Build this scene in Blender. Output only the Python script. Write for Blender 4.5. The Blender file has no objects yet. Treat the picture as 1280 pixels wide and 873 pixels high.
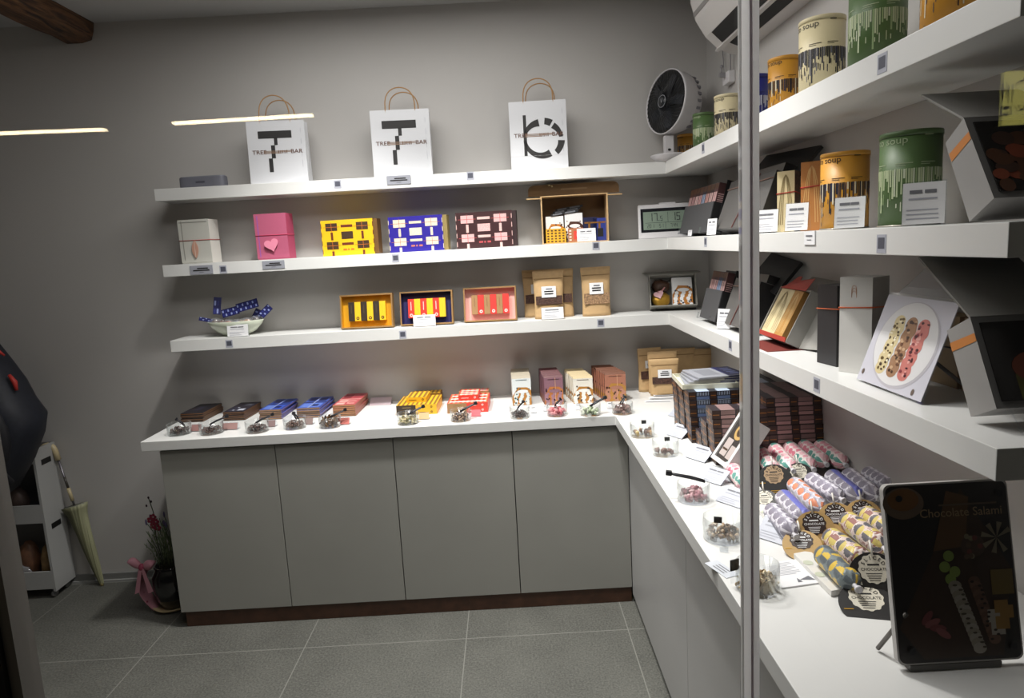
import bpy, bmesh, math, random
from mathutils import Vector, Matrix, Euler
rnd = random.Random(7)
sc = bpy.context.scene
COL = sc.collection
PI = math.pi
R = math.radians

# ------------------------------------------------------------------ camera
CAM = Vector((-1.0329, -3.3728, 1.6712)); YAW, PITCH, ROLL, FPX = 0.00387, -0.1440, -0.05473, 826.99
_fw = Vector((math.sin(YAW) * math.cos(PITCH), math.cos(YAW) * math.cos(PITCH), math.sin(PITCH)))
_rt = Vector((math.cos(YAW), -math.sin(YAW), 0)); _up = _rt.cross(_fw)
RT = math.cos(ROLL) * _rt + math.sin(ROLL) * _up; UP = -math.sin(ROLL) * _rt + math.cos(ROLL) * _up; FW = _fw
cd = bpy.data.cameras.new('camera'); cam = bpy.data.objects.new('camera', cd); COL.objects.link(cam)
cd.sensor_width = 36; cd.sensor_fit = 'HORIZONTAL'; cd.lens = FPX / 1280 * 36; cd.shift_y = -10 / 1280; cd.clip_start = .02
m3 = Matrix((RT, UP, -FW)).transposed()
cam.matrix_world = Matrix.Translation(CAM) @ m3.to_4x4()
sc.camera = cam

def P(u, v, X=None, Y=None, Z=None):
    """point of the real plane X=, Y= or Z= seen at a place of the photograph"""
    d = FW + RT * (u - 640) / FPX - UP * (v - 426.5) / FPX
    t = (X - CAM.x) / d.x if X is not None else (Y - CAM.y) / d.y if Y is not None else (Z - CAM.z) / d.z
    return CAM + t * d

# ------------------------------------------------------------------ materials
def lin(c):
    if isinstance(c, str):
        c = tuple(int(c[i:i + 2], 16) / 255 for i in (0, 2, 4))
    return tuple(x / 12.92 if x <= .04045 else ((x + .055) / 1.055) ** 2.4 for x in c[:3]) + (1,)
MATS = {}
def mat(name, col, rough=.5, metal=0, noise=0, scale=30, bump=0, emit=0, coat=0, spec=.5):
    if name in MATS: return MATS[name]
    m = bpy.data.materials.new(name); m.use_nodes = True; nt = m.node_tree; b = nt.nodes['Principled BSDF']
    c = lin(col); b.inputs['Base Color'].default_value = c; b.inputs['Roughness'].default_value = rough
    b.inputs['Metallic'].default_value = metal; b.inputs['Specular IOR Level'].default_value = spec
    if coat: b.inputs['Coat Weight'].default_value = coat; b.inputs['Coat Roughness'].default_value = .15
    if emit:
        b.inputs['Emission Color'].default_value = c; b.inputs['Emission Strength'].default_value = emit
    if noise or bump:
        tc = nt.nodes.new('ShaderNodeTexCoord'); n = nt.nodes.new('ShaderNodeTexNoise'); n.inputs['Scale'].default_value = scale; n.inputs['Detail'].default_value = 5
        nt.links.new(tc.outputs['Object'], n.inputs['Vector'])
        if noise:
            r = nt.nodes.new('ShaderNodeValToRGB'); nt.links.new(n.outputs['Fac'], r.inputs['Fac'])
            r.color_ramp.elements[0].position = .3; r.color_ramp.elements[1].position = .7
            r.color_ramp.elements[0].color = tuple(x * (1 - noise) for x in c[:3]) + (1,)
            r.color_ramp.elements[1].color = tuple(min(1, x * (1 + noise)) for x in c[:3]) + (1,)
            nt.links.new(r.outputs['Color'], b.inputs['Base Color'])
        if bump:
            bp = nt.nodes.new('ShaderNodeBump'); bp.inputs['Strength'].default_value = bump; bp.inputs['Distance'].default_value = .01
            nt.links.new(n.outputs['Fac'], bp.inputs['Height']); nt.links.new(bp.outputs['Normal'], b.inputs['Normal'])
    MATS[name] = m
    return m

def clear(name, tint=(1, 1, 1), base=.04, body=0, bodycol='808488'):
    """thin clear sheet: transparent with Schlick reflection on its faces, and a share of plain body colour"""
    if name in MATS: return MATS[name]
    m = bpy.data.materials.new(name); m.use_nodes = True; nt = m.node_tree; N = nt.nodes; L = nt.links
    N.remove(N['Principled BSDF']); out = N['Material Output']
    tr = N.new('ShaderNodeBsdfTransparent'); tr.inputs['Color'].default_value = tuple(tint) + (1,)
    gl = N.new('ShaderNodeBsdfGlossy'); gl.inputs['Roughness'].default_value = 0 if base < .04 else .015 if base < .05 else .05
    lw = N.new('ShaderNodeLayerWeight'); lw.inputs['Blend'].default_value = .5
    pw = N.new('ShaderNodeMath'); pw.operation = 'POWER'; pw.inputs[1].default_value = 5; L.new(lw.outputs['Facing'], pw.inputs[0])
    ma = N.new('ShaderNodeMath'); ma.operation = 'MULTIPLY_ADD'; ma.inputs[1].default_value = .85; ma.inputs[2].default_value = base; L.new(pw.outputs[0], ma.inputs[0])
    mx = N.new('ShaderNodeMixShader'); L.new(ma.outputs[0], mx.inputs[0]); L.new(tr.outputs[0], mx.inputs[1]); L.new(gl.outputs[0], mx.inputs[2])
    last = mx
    if body:
        df = N.new('ShaderNodeBsdfDiffuse'); df.inputs['Color'].default_value = lin(bodycol)
        m2 = N.new('ShaderNodeMixShader'); m2.inputs[0].default_value = body; L.new(mx.outputs[0], m2.inputs[1]); L.new(df.outputs[0], m2.inputs[2]); last = m2
    L.new(last.outputs[0], out.inputs['Surface'])
    MATS[name] = m
    return m

WHITE = mat('white lacquer', 'dcdcda', .3, noise=.012, scale=3)
LAMI = mat('pale grey laminate', '999892', .42, noise=.03, scale=4)
WALL = mat('warm white wall paint', 'bbb8b5', .55, noise=.02, scale=2)
CEIL = mat('ceiling paint', 'b5b4b3', .8)
SKIRT = mat('grey skirting', '7d7d7b', .5)
BROWNWOOD = mat('walnut plinth', '523526', .45, noise=.3, scale=18)
PAPER = mat('white paper', 'ededee', .55)
CARD = mat('white card', 'e8e8ea', .5)
INK = mat('black ink', '1d1b1b', .6)
GREYINK = mat('grey ink', '6f7076', .6)
PALEINK = mat('pale grey ink', 'a6a8b2', .6)
COPPER = mat('copper ink', '5e3d2c', .5)
KRAFT = mat('kraft paper', 'c2a174', .7, noise=.06, scale=60)
KRAFTD = mat('brown board', '7d6243', .75, noise=.06, scale=60)
CORD = mat('twisted paper cord', 'a98358', .8)
ACRYL = clear('clear acrylic', (.97, .98, .99), .05)
GLASS = clear('clear glass', (.985, .99, .99), .045)
DISHG = clear('dish glass', (.96, .97, .97), .06)
PANE = clear('window glass', (.985, .99, .985), .03)
def frosted(name, col):
    m = bpy.data.materials.new(name); m.use_nodes = True; N, L = m.node_tree.nodes, m.node_tree.links; N.remove(N['Principled BSDF'])
    a = N.new('ShaderNodeBsdfDiffuse'); b = N.new('ShaderNodeBsdfTranslucent'); x = N.new('ShaderNodeMixShader'); x.inputs[0].default_value = .92
    a.inputs[0].default_value = b.inputs[0].default_value = lin(col); L.new(a.outputs[0], x.inputs[1]); L.new(b.outputs[0], x.inputs[2]); L.new(x.outputs[0], N['Material Output'].inputs[0]); MATS[name] = m
    return m
FILM = clear('cellophane', (1, 1, 1), .12, .12, 'e0e0e8')
BLACK = mat('black plastic', '141414', .4)
BLACKB = mat('black board', '1b1a1b', .55)
GREYB = mat('charcoal board', '4a4a4c', .6)
GREYBOX = mat('grey box board', '85837c', .6)
WHITEP = mat('white plastic', 'd8d6d8', .35)
GOLD = mat('gold foil', 'c79a3c', .35, .6)
TAN = mat('tan plate', 'c9b38a', .6)

# ------------------------------------------------------------------ mesh building
class MB:
    def __init__(s):
        s.v, s.f, s.mi, s.sm, s.mats = [], [], [], [], []; s.T = Matrix.Identity(4)
    def mid(s, m):
        if m not in s.mats: s.mats.append(m)
        return s.mats.index(m)
    def add(s, vs, fs, m, smooth=False, T=None):
        T = s.T if T is None else s.T @ T
        b = len(s.v); s.v += [tuple(T @ Vector(v)) for v in vs]
        flip = T.to_3x3().determinant() < 0
        ms = m if isinstance(m, list) else None
        k = None if ms else s.mid(m)
        for i, f in enumerate(fs):
            f = tuple(b + j for j in f)
            s.f.append(f[::-1] if flip else f); s.mi.append(s.mid(ms[i]) if ms else k); s.sm.append(smooth)
        return s
    def box(s, x0, x1, y0, y1, z0, z1, m, T=None, **kw):
        """kw: front/back/left/right/top/bottom = other material"""
        if x0 > x1: x0, x1 = x1, x0
        if y0 > y1: y0, y1 = y1, y0
        if z0 > z1: z0, z1 = z1, z0
        vs = [(x0, y0, z0), (x1, y0, z0), (x1, y1, z0), (x0, y1, z0), (x0, y0, z1), (x1, y0, z1), (x1, y1, z1), (x0, y1, z1)]
        fs = [(0, 1, 5, 4), (2, 3, 7, 6), (3, 0, 4, 7), (1, 2, 6, 5), (4, 5, 6, 7), (3, 2, 1, 0)]
        nm = ('front', 'back', 'left', 'right', 'top', 'bottom')
        return s.add(vs, fs, [kw.get(n, m) for n in nm], T=T)
    def quad(s, a, b, c, d, m): return s.add([a, b, c, d], [(0, 1, 2, 3)], m)
    def rect(s, F, u0, v0, u1, v1, m, w=.0006):
        return s.add([(u0, v0, w), (u1, v0, w), (u1, v1, w), (u0, v1, w)], [(0, 1, 2, 3)], m, T=F)
    def ngon(s, F, pts, m, w=.0006): return s.add([(x, y, w) for x, y in pts], [tuple(range(len(pts)))], m, T=F)
    def disc(s, F, cx, cy, rx, ry, m, w=.0006, n=20, rot=0):
        c, q = math.cos(rot), math.sin(rot)
        return s.ngon(F, [(cx + rx * math.cos(a) * c - ry * math.sin(a) * q, cy + rx * math.cos(a) * q + ry * math.sin(a) * c) for a in [2 * PI * i / n for i in range(n)]], m, w)
    def arc(s, F, cx, cy, rx, ry, ti, to, a0, a1, m, w=.0006, n=14):
        pi, po = [], []
        for i in range(n + 1):
            a = R(a0 + (a1 - a0) * i / n); t = ti + (to - ti) * i / n
            po.append((cx + rx * math.cos(a), cy + ry * math.sin(a))); pi.append((cx + (rx - t) * math.cos(a), cy + (ry - t) * math.sin(a)))
        vs = [(x, y, w) for x, y in po + pi]; k = n + 1
        return s.add(vs, [(i, i + 1, k + i + 1, k + i) if a1 < a0 else (i + 1, i, k + i, k + i + 1) for i in range(n)], m, T=F)
    def slab(s, pts, t, m, T=None):
        """polygon in the xy plane (list of 2D) extruded from z=0 to z=t"""
        n = len(pts); vs = [(x, y, 0) for x, y in pts] + [(x, y, t) for x, y in pts]
        fs = [tuple(reversed(range(n))), tuple(range(n, 2 * n))] + [(i, (i + 1) % n, n + (i + 1) % n, n + i) for i in range(n)]
        return s.add(vs, fs, m, T=T)
    def plate(s, a, b, c, d, t, m):
        """thin board on four 3D corners, thickness t along its normal"""
        a, b, c, d = map(Vector, (a, b, c, d)); n = (b - a).cross(d - a).normalized() * t
        vs = [a, b, c, d, a - n, b - n, c - n, d - n]
        return s.add([tuple(v) for v in vs], [(0, 1, 2, 3), (7, 6, 5, 4), (0, 4, 5, 1), (1, 5, 6, 2), (2, 6, 7, 3), (3, 7, 4, 0)], m)
    def lathe(s, prof, m, n=24, T=None, smooth=True, sx=1, sy=1):
        vs, fs, k = [], [], len(prof)
        for i in range(n):
            a = 2 * PI * i / n
            vs += [(r * math.cos(a) * sx, r * math.sin(a) * sy, z) for r, z in prof]
        for i in range(n):
            j = (i + 1) % n
            fs += [(i * k + q, j * k + q, j * k + q + 1, i * k + q + 1) for q in range(k - 1)]
        return s.add(vs, fs, m, smooth, T)
    def tube(s, pts, r, m, n=8, closed=False, smooth=True, taper=None):
        pts = [Vector(p) for p in pts]; vs, fs = [], []; L = len(pts); prev = None
        for i, p in enumerate(pts):
            if closed: t = pts[(i + 1) % L] - pts[i - 1]
            else: t = pts[min(i + 1, L - 1)] - pts[max(i - 1, 0)]
            t.normalize()
            if prev is None: prev = t.orthogonal().normalized()
            a = (prev - t * prev.dot(t)); a = a.normalized() if a.length > 1e-6 else t.orthogonal().normalized(); prev = a; b = t.cross(a)
            rr = r * (taper[i] if taper else 1)
            vs += [tuple(p + rr * (math.cos(2 * PI * k / n) * a + math.sin(2 * PI * k / n) * b)) for k in range(n)]
        for i in range(L if closed else L - 1):
            j = (i + 1) % L
            fs += [(i * n + k, i * n + (k + 1) % n, j * n + (k + 1) % n, j * n + k) for k in range(n)]
        if not closed: fs += [tuple(reversed(range(n))), tuple((L - 1) * n + k for k in range(n))]
        return s.add(vs, fs, m, smooth)
    def ell(s, c, r, m, nu=12, nv=8, T=None, jit=0):
        vs, fs = [(c[0], c[1], c[2] - r[2])], []
        for j in range(1, nv):
            ph = -PI / 2 + PI * j / nv
            for i in range(nu):
                a = 2 * PI * i / nu; q = 1 + rnd.uniform(-jit, jit)
                vs.append((c[0] + q * r[0] * math.cos(ph) * math.cos(a), c[1] + q * r[1] * math.cos(ph) * math.sin(a), c[2] + q * r[2] * math.sin(ph)))
        vs.append((c[0], c[1], c[2] + r[2])); e = len(vs) - 1
        for i in range(nu):
            fs.append((0, 1 + (i + 1) % nu, 1 + i)); fs.append((e, e - nu + i, e - nu + (i + 1) % nu))
        for j in range(nv - 2):
            for i in range(nu):
                a, b = 1 + j * nu + i, 1 + j * nu + (i + 1) % nu
                fs.append((a, b, b + nu, a + nu))
        return s.add(vs, fs, m, True, T)
    def text(s, F, txt, size, x, y, m, w=.0007, align='CENTER', sx=1, wrap=None, bold=0):
        vs, fs = text_mesh(txt, align, bold)
        vv = [(x + a * size * sx, y + b * size, w) for a, b in vs]
        if wrap: vv = [wrap(p) for p in vv]
        return s.add(vv, fs, m, T=F)
    def build(s, name, parent=None, inv=None, bevel=0):
        me = bpy.data.meshes.new(name)
        v = [tuple(inv @ Vector(q)) for q in s.v] if inv is not None else s.v
        me.from_pydata(v, [], s.f)
        for m in s.mats: me.materials.append(m)
        me.polygons.foreach_set('material_index', s.mi); me.polygons.foreach_set('use_smooth', s.sm); me.update()
        if bevel:
            bm = bmesh.new(); bm.from_mesh(me)
            es = [e for e in bm.edges if len(e.link_faces) == 2 and e.calc_face_angle(0) > .6]
            bmesh.ops.bevel(bm, geom=es, offset=bevel, segments=2, profile=.6, affect='EDGES', clamp_overlap=True); bm.to_mesh(me); bm.free()
        o = bpy.data.objects.new(name, me); COL.objects.link(o)
        if parent is not None: o.parent = parent
        return o

_TC = {}
def text_mesh(txt, align, bold):
    k = (txt, align, bold)
    if k not in _TC:
        c = bpy.data.curves.new('t', 'FONT'); c.body = txt; c.size = 1; c.align_x = align; c.align_y = 'CENTER'; c.resolution_u = 3; c.offset = bold
        o = bpy.data.objects.new('t', c); COL.objects.link(o); dg = bpy.context.evaluated_depsgraph_get(); dg.update()
        me = o.evaluated_get(dg).to_mesh()
        _TC[k] = ([(v.co.x, v.co.y) for v in me.vertices], [tuple(p.vertices) for p in me.polygons])
        o.evaluated_get(dg).to_mesh_clear(); bpy.data.objects.remove(o); bpy.data.curves.remove(c)
    return _TC[k]

def FR(o, ux, uy):
    """frame for flat print: origin, right, up (out = right x up)"""
    ux, uy = Vector(ux).normalized(), Vector(uy).normalized(); n = ux.cross(uy)
    M = Matrix.Identity(4)
    for i in range(3): M[i][0], M[i][1], M[i][2], M[i][3] = ux[i], uy[i], n[i], o[i]
    return M
def front(y, x=0, z=0): return FR((x, y, z), (1, 0, 0), (0, 0, 1))
def topf(z, x=0, y=0): return FR((x, y, z), (1, 0, 0), (0, 1, 0))
def leftf(x, y=0, z=0): return FR((x, y, z), (0, -1, 0), (0, 0, 1))      # faces -X, u runs towards -Y
def rightf(x, y=0, z=0): return FR((x, y, z), (0, 1, 0), (0, 0, 1))

def tag(o, label, cat, group=None, kind=None):
    o['label'] = label; o['category'] = cat
    if group: o['group'] = group
    if kind: o['kind'] = kind
    return o
def struct(o, label, cat): return tag(o, label, cat, kind='structure')
def thing(name, label, cat, loc=(0, 0, 0), rz=0, group=None, rx=0):
    o = bpy.data.objects.new(name, None); COL.objects.link(o); o.empty_display_size = .03
    o.location = loc; o.rotation_euler = Euler((rx, 0, rz)); tag(o, label, cat, group)
    return o
KIDS = {}
def dup(root, loc, rz, label, group=None, rx=None):
    r = root.copy(); COL.objects.link(r); r.location = loc
    r.rotation_euler = Euler((root.rotation_euler.x if rx is None else rx, 0, rz)); r['label'] = label
    if group: r['group'] = group
    for ch in [o for o in COL.objects if o.parent is root]:
        c = ch.copy(); COL.objects.link(c); c.parent = r
        for g in [o for o in COL.objects if o.parent is ch]:
            d = g.copy(); COL.objects.link(d); d.parent = c
    return r
def wmat(root): return Matrix.Translation(root.location) @ root.rotation_euler.to_matrix().to_4x4()
ORD = ['lowest', 'second', 'third', 'fourth', 'fifth', 'sixth', 'seventh', 'eighth', 'ninth']
def layer(k, n): return 'bottom one' if k == 0 else 'top one' if k == n - 1 else ORD[k] + ' from the bottom'
# ================================================================== THE SETTING
S1, S2, S3, TH = 2.018, 1.665, 1.304, .0553
DSX, DSY, DCX, DCY, ZC, TC = .258, .2047, .5837, .5305, .9, .044
GY = -2.45                                  # shop window plane
def floor_mat():
    m = bpy.data.materials.new('grey stone floor tile'); m.use_nodes = True; nt = m.node_tree; N, L = nt.nodes, nt.links; b = N['Principled BSDF']
    b.inputs['Roughness'].default_value = .5
    tc = N.new('ShaderNodeTexCoord'); sp = N.new('ShaderNodeSeparateXYZ'); L.new(tc.outputs['Object'], sp.inputs[0])
    def line(sock, off, per, half):
        a = N.new('ShaderNodeMath'); a.operation = 'ADD'; a.inputs[1].default_value = off; L.new(sock, a.inputs[0])
        q = N.new('ShaderNodeMath'); q.operation = 'PINGPONG'; q.inputs[1].default_value = per / 2; L.new(a.outputs[0], q.inputs[0])
        c = N.new('ShaderNodeMath'); c.operation = 'LESS_THAN'; c.inputs[1].default_value = half; L.new(q.outputs[0], c.inputs[0]); return c.outputs[0]
    lx = line(sp.outputs['X'], .59, .70, .0022); ly = line(sp.outputs['Y'], .725, .70, .0022)
    mx = N.new('ShaderNodeMath'); mx.operation = 'MAXIMUM'; L.new(lx, mx.inputs[0]); L.new(ly, mx.inputs[1])
    n1 = N.new('ShaderNodeTexNoise'); n1.inputs['Scale'].default_value = 130; n1.inputs['Detail'].default_value = 6; L.new(tc.outputs['Object'], n1.inputs['Vector'])
    n2 = N.new('ShaderNodeTexNoise'); n2.inputs['Scale'].default_value = 5; n2.inputs['Detail'].default_value = 6; L.new(tc.outputs['Object'], n2.inputs['Vector'])
    ad = N.new('ShaderNodeMath'); ad.operation = 'MULTIPLY_ADD'; ad.inputs[1].default_value = .3; L.new(n2.outputs['Fac'], ad.inputs[0]); L.new(n1.outputs['Fac'], ad.inputs[2])
    r = N.new('ShaderNodeValToRGB'); L.new(ad.outputs[0], r.inputs[0])
    r.color_ramp.elements[0].position = .45; r.color_ramp.elements[1].position = .85
    r.color_ramp.elements[0].color = lin('484844'); r.color_ramp.elements[1].color = lin('6a6a64')
    mr = N.new('ShaderNodeMix'); mr.data_type = 'RGBA'; L.new(mx.outputs[0], mr.inputs[0]); L.new(r.outputs[0], mr.inputs[6]); mr.inputs[7].default_value = lin('7b7b75')
    L.new(mr.outputs[2], b.inputs['Base Color'])
    bp = N.new('ShaderNodeBump'); bp.inputs['Strength'].default_value = .15; bp.inputs['Distance'].default_value = .003; L.new(n1.outputs['Fac'], bp.inputs['Height']); L.new(bp.outputs[0], b.inputs['Normal'])
    return m
struct(MB().box(-5, .15, -5.5, .15, -.1, 0, floor_mat()).build('floor'), 'dark grey stone tiled shop floor', 'floor')
struct(MB().box(-5, .15, 0, .15, 0, 2.83, WALL).build('wall_back'), 'warm white painted wall behind the long shelves', 'wall')
struct(MB().box(0, .15, -2.6, 0, 0, 2.83, WALL).build('wall_right'), 'warm white painted wall behind the short shelves', 'wall')
struct(MB().box(-5, -4.85, -2.6, 0, 0, 2.83, WALL).build('wall_left'), 'white wall at the far left of the shop', 'wall')
struct(MB().box(-5, .15, -2.6, .15, 2.83, 2.95, CEIL).build('ceiling'), 'flat white shop ceiling', 'ceiling')
sk = MB(); sk.box(-4.85, -2.60, -.012, 0, 0.012, .045, SKIRT); sk.box(-4.85, -2.6, -.022, 0, 0, .012, mat('pale skirting edge', '9a9a98', .6))
struct(sk.build('baseboard_back'), 'low grey skirting along the back wall', 'baseboard')

# rough timber beam under the ceiling
BEAM = bpy.data.materials.new('old dark timber'); BEAM.use_nodes = True
_nt = BEAM.node_tree; _b = _nt.nodes['Principled BSDF']; _b.inputs['Roughness'].default_value = .75
_tc = _nt.nodes.new('ShaderNodeTexCoord'); _mp = _nt.nodes.new('ShaderNodeMapping'); _mp.inputs['Scale'].default_value = (14, 1.5, 14)
_n = _nt.nodes.new('ShaderNodeTexNoise'); _n.inputs['Scale'].default_value = 2.5; _n.inputs['Detail'].default_value = 8; _n.inputs['Distortion'].default_value = 1.2
_r = _nt.nodes.new('ShaderNodeValToRGB'); _r.color_ramp.elements[0].color = lin('2e1d12'); _r.color_ramp.elements[1].color = lin('7a5434')
_r.color_ramp.elements[0].position = .35; _r.color_ramp.elements[1].position = .7
for a, c in ((_tc.outputs['Object'], _mp.inputs[0]), (_mp.outputs[0], _n.inputs[0]), (_n.outputs['Fac'], _r.inputs[0]), (_r.outputs[0], _b.inputs['Base Color'])): _nt.links.new(a, c)
_bp = _nt.nodes.new('ShaderNodeBump'); _bp.inputs['Strength'].default_value = .6; _bp.inputs['Distance'].default_value = .01; _nt.links.new(_n.outputs['Fac'], _bp.inputs['Height']); _nt.links.new(_bp.outputs[0], _b.inputs['Normal'])
bm_ = MB(); prof = [(-3.085, 2.775), (-3.075, 2.745), (-3.0, 2.742), (-2.948, 2.752), (-2.934, 2.79), (-2.932, 2.83), (-3.08, 2.83)]
ny = 26; vs, fs = [], []
for i in range(ny + 1):
    y = -.002 - 2.55 * i / ny
    for k, (x, z) in enumerate(prof):
        j = 0 if k >= 5 else 1
        vs.append((x + j * rnd.uniform(-.006, .006) - (.02 * math.sin(i * .35) if k < 2 else 0), y, z + j * rnd.uniform(-.005, .005)))
q = len(prof)
for i in range(ny):
    for k in range(q): fs.append((i * q + k, (i + 1) * q + k, (i + 1) * q + (k + 1) % q, i * q + (k + 1) % q))
fs += [tuple(range(q)), tuple(reversed(range(ny * q, ny * q + q)))]
bm_.add(vs, fs, BEAM)
struct(bm_.build('ceiling_beam'), 'rough dark timber beam under the ceiling', 'beam')

# shop window: two panes, the clear joint strip between them, a dark frame at the far side
XJ = -.694
struct(MB().box(-1.80, XJ - .012, GY - .006, GY + .006, 0.02, 2.83, PANE).build('window_1'), 'wide clear pane of the shop window', 'window')
struct(MB().box(XJ + .012, .15, GY - .006, GY + .006, 0.02, 2.83, PANE).build('window_2'), 'clear window pane in front of the short shelves', 'window')
jm = MB(); JS = frosted('frosted joint strip', 'ffffff'); JD = frosted('joint strip seam', 'dcd4d8')
jm.box(XJ - .0118, XJ - .001, GY - .007, GY + .007, .0, 2.83, JS); jm.box(XJ - .001, XJ + .003, GY - .0055, GY + .0055, .0, 2.83, JD); jm.box(XJ + .003, XJ + .0118, GY - .007, GY + .007, .0, 2.83, JS)
struct(jm.build('trim_1'), 'vertical pale grey strip joining two window panes', 'trim')
fm = MB(); FD = mat('dark bronze frame', '1b1918', .45); FE = mat('grey frame edge', '77736e', .4)
fm.box(-1.90, -1.797, GY - .03, GY + .03, 0, 2.83, FD); fm.box(-1.797, -1.781, GY - .02, GY + .02, 0, 2.83, FE)
fo = struct(fm.build('trim_2'), 'dark upright of the window frame with grey edge', 'trim')

# ================================================================== SHELVES (each one L-shaped slab)
def ell_shelf(name, label, xl, yend, dx, dy, zt, t, m, bev):
    mb = MB(); mb.slab([(xl, -dy), (-dx, -dy), (-dx, yend), (-.0005, yend), (-.0005, -.0005), (xl, -.0005)], t, m, T=Matrix.Translation((0, 0, zt - t)))
    o = mb.build(name, bevel=bev); return o
shelves = []
for zt, xl, yend, w in ((S1, -2.647, -2.352, 'top white wall shelf carrying paper bags and paper cans'), (S2, -2.654, -2.352, 'middle white wall shelf carrying gift boxes and a digital clock'), (S3, -2.664, -2.352, 'lowest white wall shelf carrying candy bowl, pouches and gift trays')):
    o = ell_shelf('wall_shelf', w, xl, yend, DSX, DSY, zt, TH, WHITE, .0015)
    tag(o, w, 'shelf'); shelves.append(o)
STICK = mat('grey code sticker', '4e505c', .5)
def stickers(sh, zt, back, right):
    for u, v in back:
        p = P(u, v, Y=-DSY); mb = MB(); F = front(-DSY - .0004, p.x, p.z)
        mb.box(p.x - .017, p.x + .017, -DSY - .0008, -DSY, p.z - .019, p.z + .019, mat('sticker rim', 'a9abb6', .5)); mb.rect(F, -.012, -.01, .012, .013, STICK, w=.0007)
        mb.build('sticker', sh)
    for u, v in right:
        p = P(u, v, X=-DSX); mb = MB(); F = leftf(-DSX - .0004, p.y, p.z)
        mb.box(-DSX - .0008, -DSX, p.y - .017, p.y + .017, p.z - .019, p.z + .019, mat('sticker rim', 'a9abb6', .5)); mb.rect(F, -.012, -.01, .012, .013, STICK, w=.0007)
        mb.build('sticker', sh)
stickers(shelves[0], S1, [(422, 230.5), (588, 220)], [(879, 185.5), (1103, 79)])
stickers(shelves[1], S2, [(279, 337), (494.5, 323), (745, 307.5)], [(882, 302.5), (1102, 305)])
stickers(shelves[2], S3, [(286.5, 430), (503.5, 418.5), (751, 404)], [(913, 432), (1021, 481.5)])
def plate_label(sh, u, v, w, h):
    p = P(u, v, Y=-DSY); mb = MB(); y = -DSY
    mb.box(p.x - w / 2, p.x + w / 2, y - .003, y, p.z - h / 2, p.z + h / 2, mat('grey label plate', '999ba4', .4))
    F = front(y - .003, p.x, p.z)
    mb.rect(F, -w * .18, h * .1, w * .3, h * .24, INK); mb.rect(F, -w * .36, -h * .12, w * .36, h * .02, INK); mb.rect(F, -w * .1, -h * .3, w * .1, -h * .24, GREYINK)
    mb.build('price_label', sh)
plate_label(shelves[0], 498.5, 225, .112, .04)
plate_label(shelves[1], 252, 337.5, .108, .042); plate_label(shelves[1], 342, 331, .105, .038)
p = P(1013, 297.5, X=-DSX); mb = MB(); mb.box(-DSX - .003, -DSX, p.y - .03, p.y + .03, p.z - .017, p.z + .017, CARD)
F = leftf(-DSX - .003, p.y, p.z); mb.rect(F, -.018, .003, .018, .007, GREYINK); mb.rect(F, -.012, -.006, .012, -.004, GREYINK); mb.build('price_label', shelves[1])

# ================================================================== COUNTER
tag(ell_shelf('countertop', '', -2.684, GY + .012, DCX, DCY, ZC, TC, WHITE, .002), 'continuous white L-shaped countertop under the wall shelves', 'countertop')
ZD = .042
GX = [-2.614, -2.103, -1.577, -1.045, -.5275]
YF = -DCY + .017
for i in range(4):
    lab = ['grey base cabinet at the free end of the counter beside the plant pot', 'grey base cabinet under the blue and pink chocolate bar stacks', 'grey base cabinet under the yellow and red candy boxes', 'grey base cabinet in the corner of the counter'][i]
    t = thing('base_cabinet', lab, 'cabinet', (0, 0, 0))
    x0, x1 = GX[i], GX[i + 1]
    MB().box(x0 + .0005, x1 - .0005, YF + .02, -.002, .09, ZC - TC - .001, mat('cabinet carcass', '2a2826', .7) if i else LAMI).build('body', t)
    MB().box(x0 + (.002 if i else 0), x1 - .002, YF, YF + .0195, ZD + .035, ZC - TC - .008, LAMI).build('door', t, bevel=.001)
kb = MB().box(-2.600, -.53, YF + .012, YF + .03, 0, ZD + .034, BROWNWOOD).build('plinth_board'); tag(kb, 'brown wooden plinth board under the back base cabinets', 'plinth')
XF = -.5262
ys = [-.5095, -1.4526, -1.93, GY + .02]
for i in range(3):
    t = thing('base_cabinet', ['pale side cabinet next to the inner counter corner', 'pale side cabinet midway along the right counter', 'pale side cabinet nearest the shop window'][i], 'cabinet')
    y0, y1 = ys[i], ys[i + 1]
    MB().box(XF + .02, -.002, y1 + .0005, y0 - .0005, .09, ZC - TC - .001, LAMI).build('body', t)
    MB().box(XF, XF + .0195, y1 + .001, y0 - .001, ZD, ZC - TC - .006, mat('side laminate', 'adacab', .4, noise=.03, scale=4)).build('door', t, bevel=.001)
tag(MB().box(XF + .05, XF + .065, GY + .03, -.57, 0, .088, BLACK).build('plinth_board'), 'black recessed plinth under the right side cabinets', 'plinth')

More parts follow.
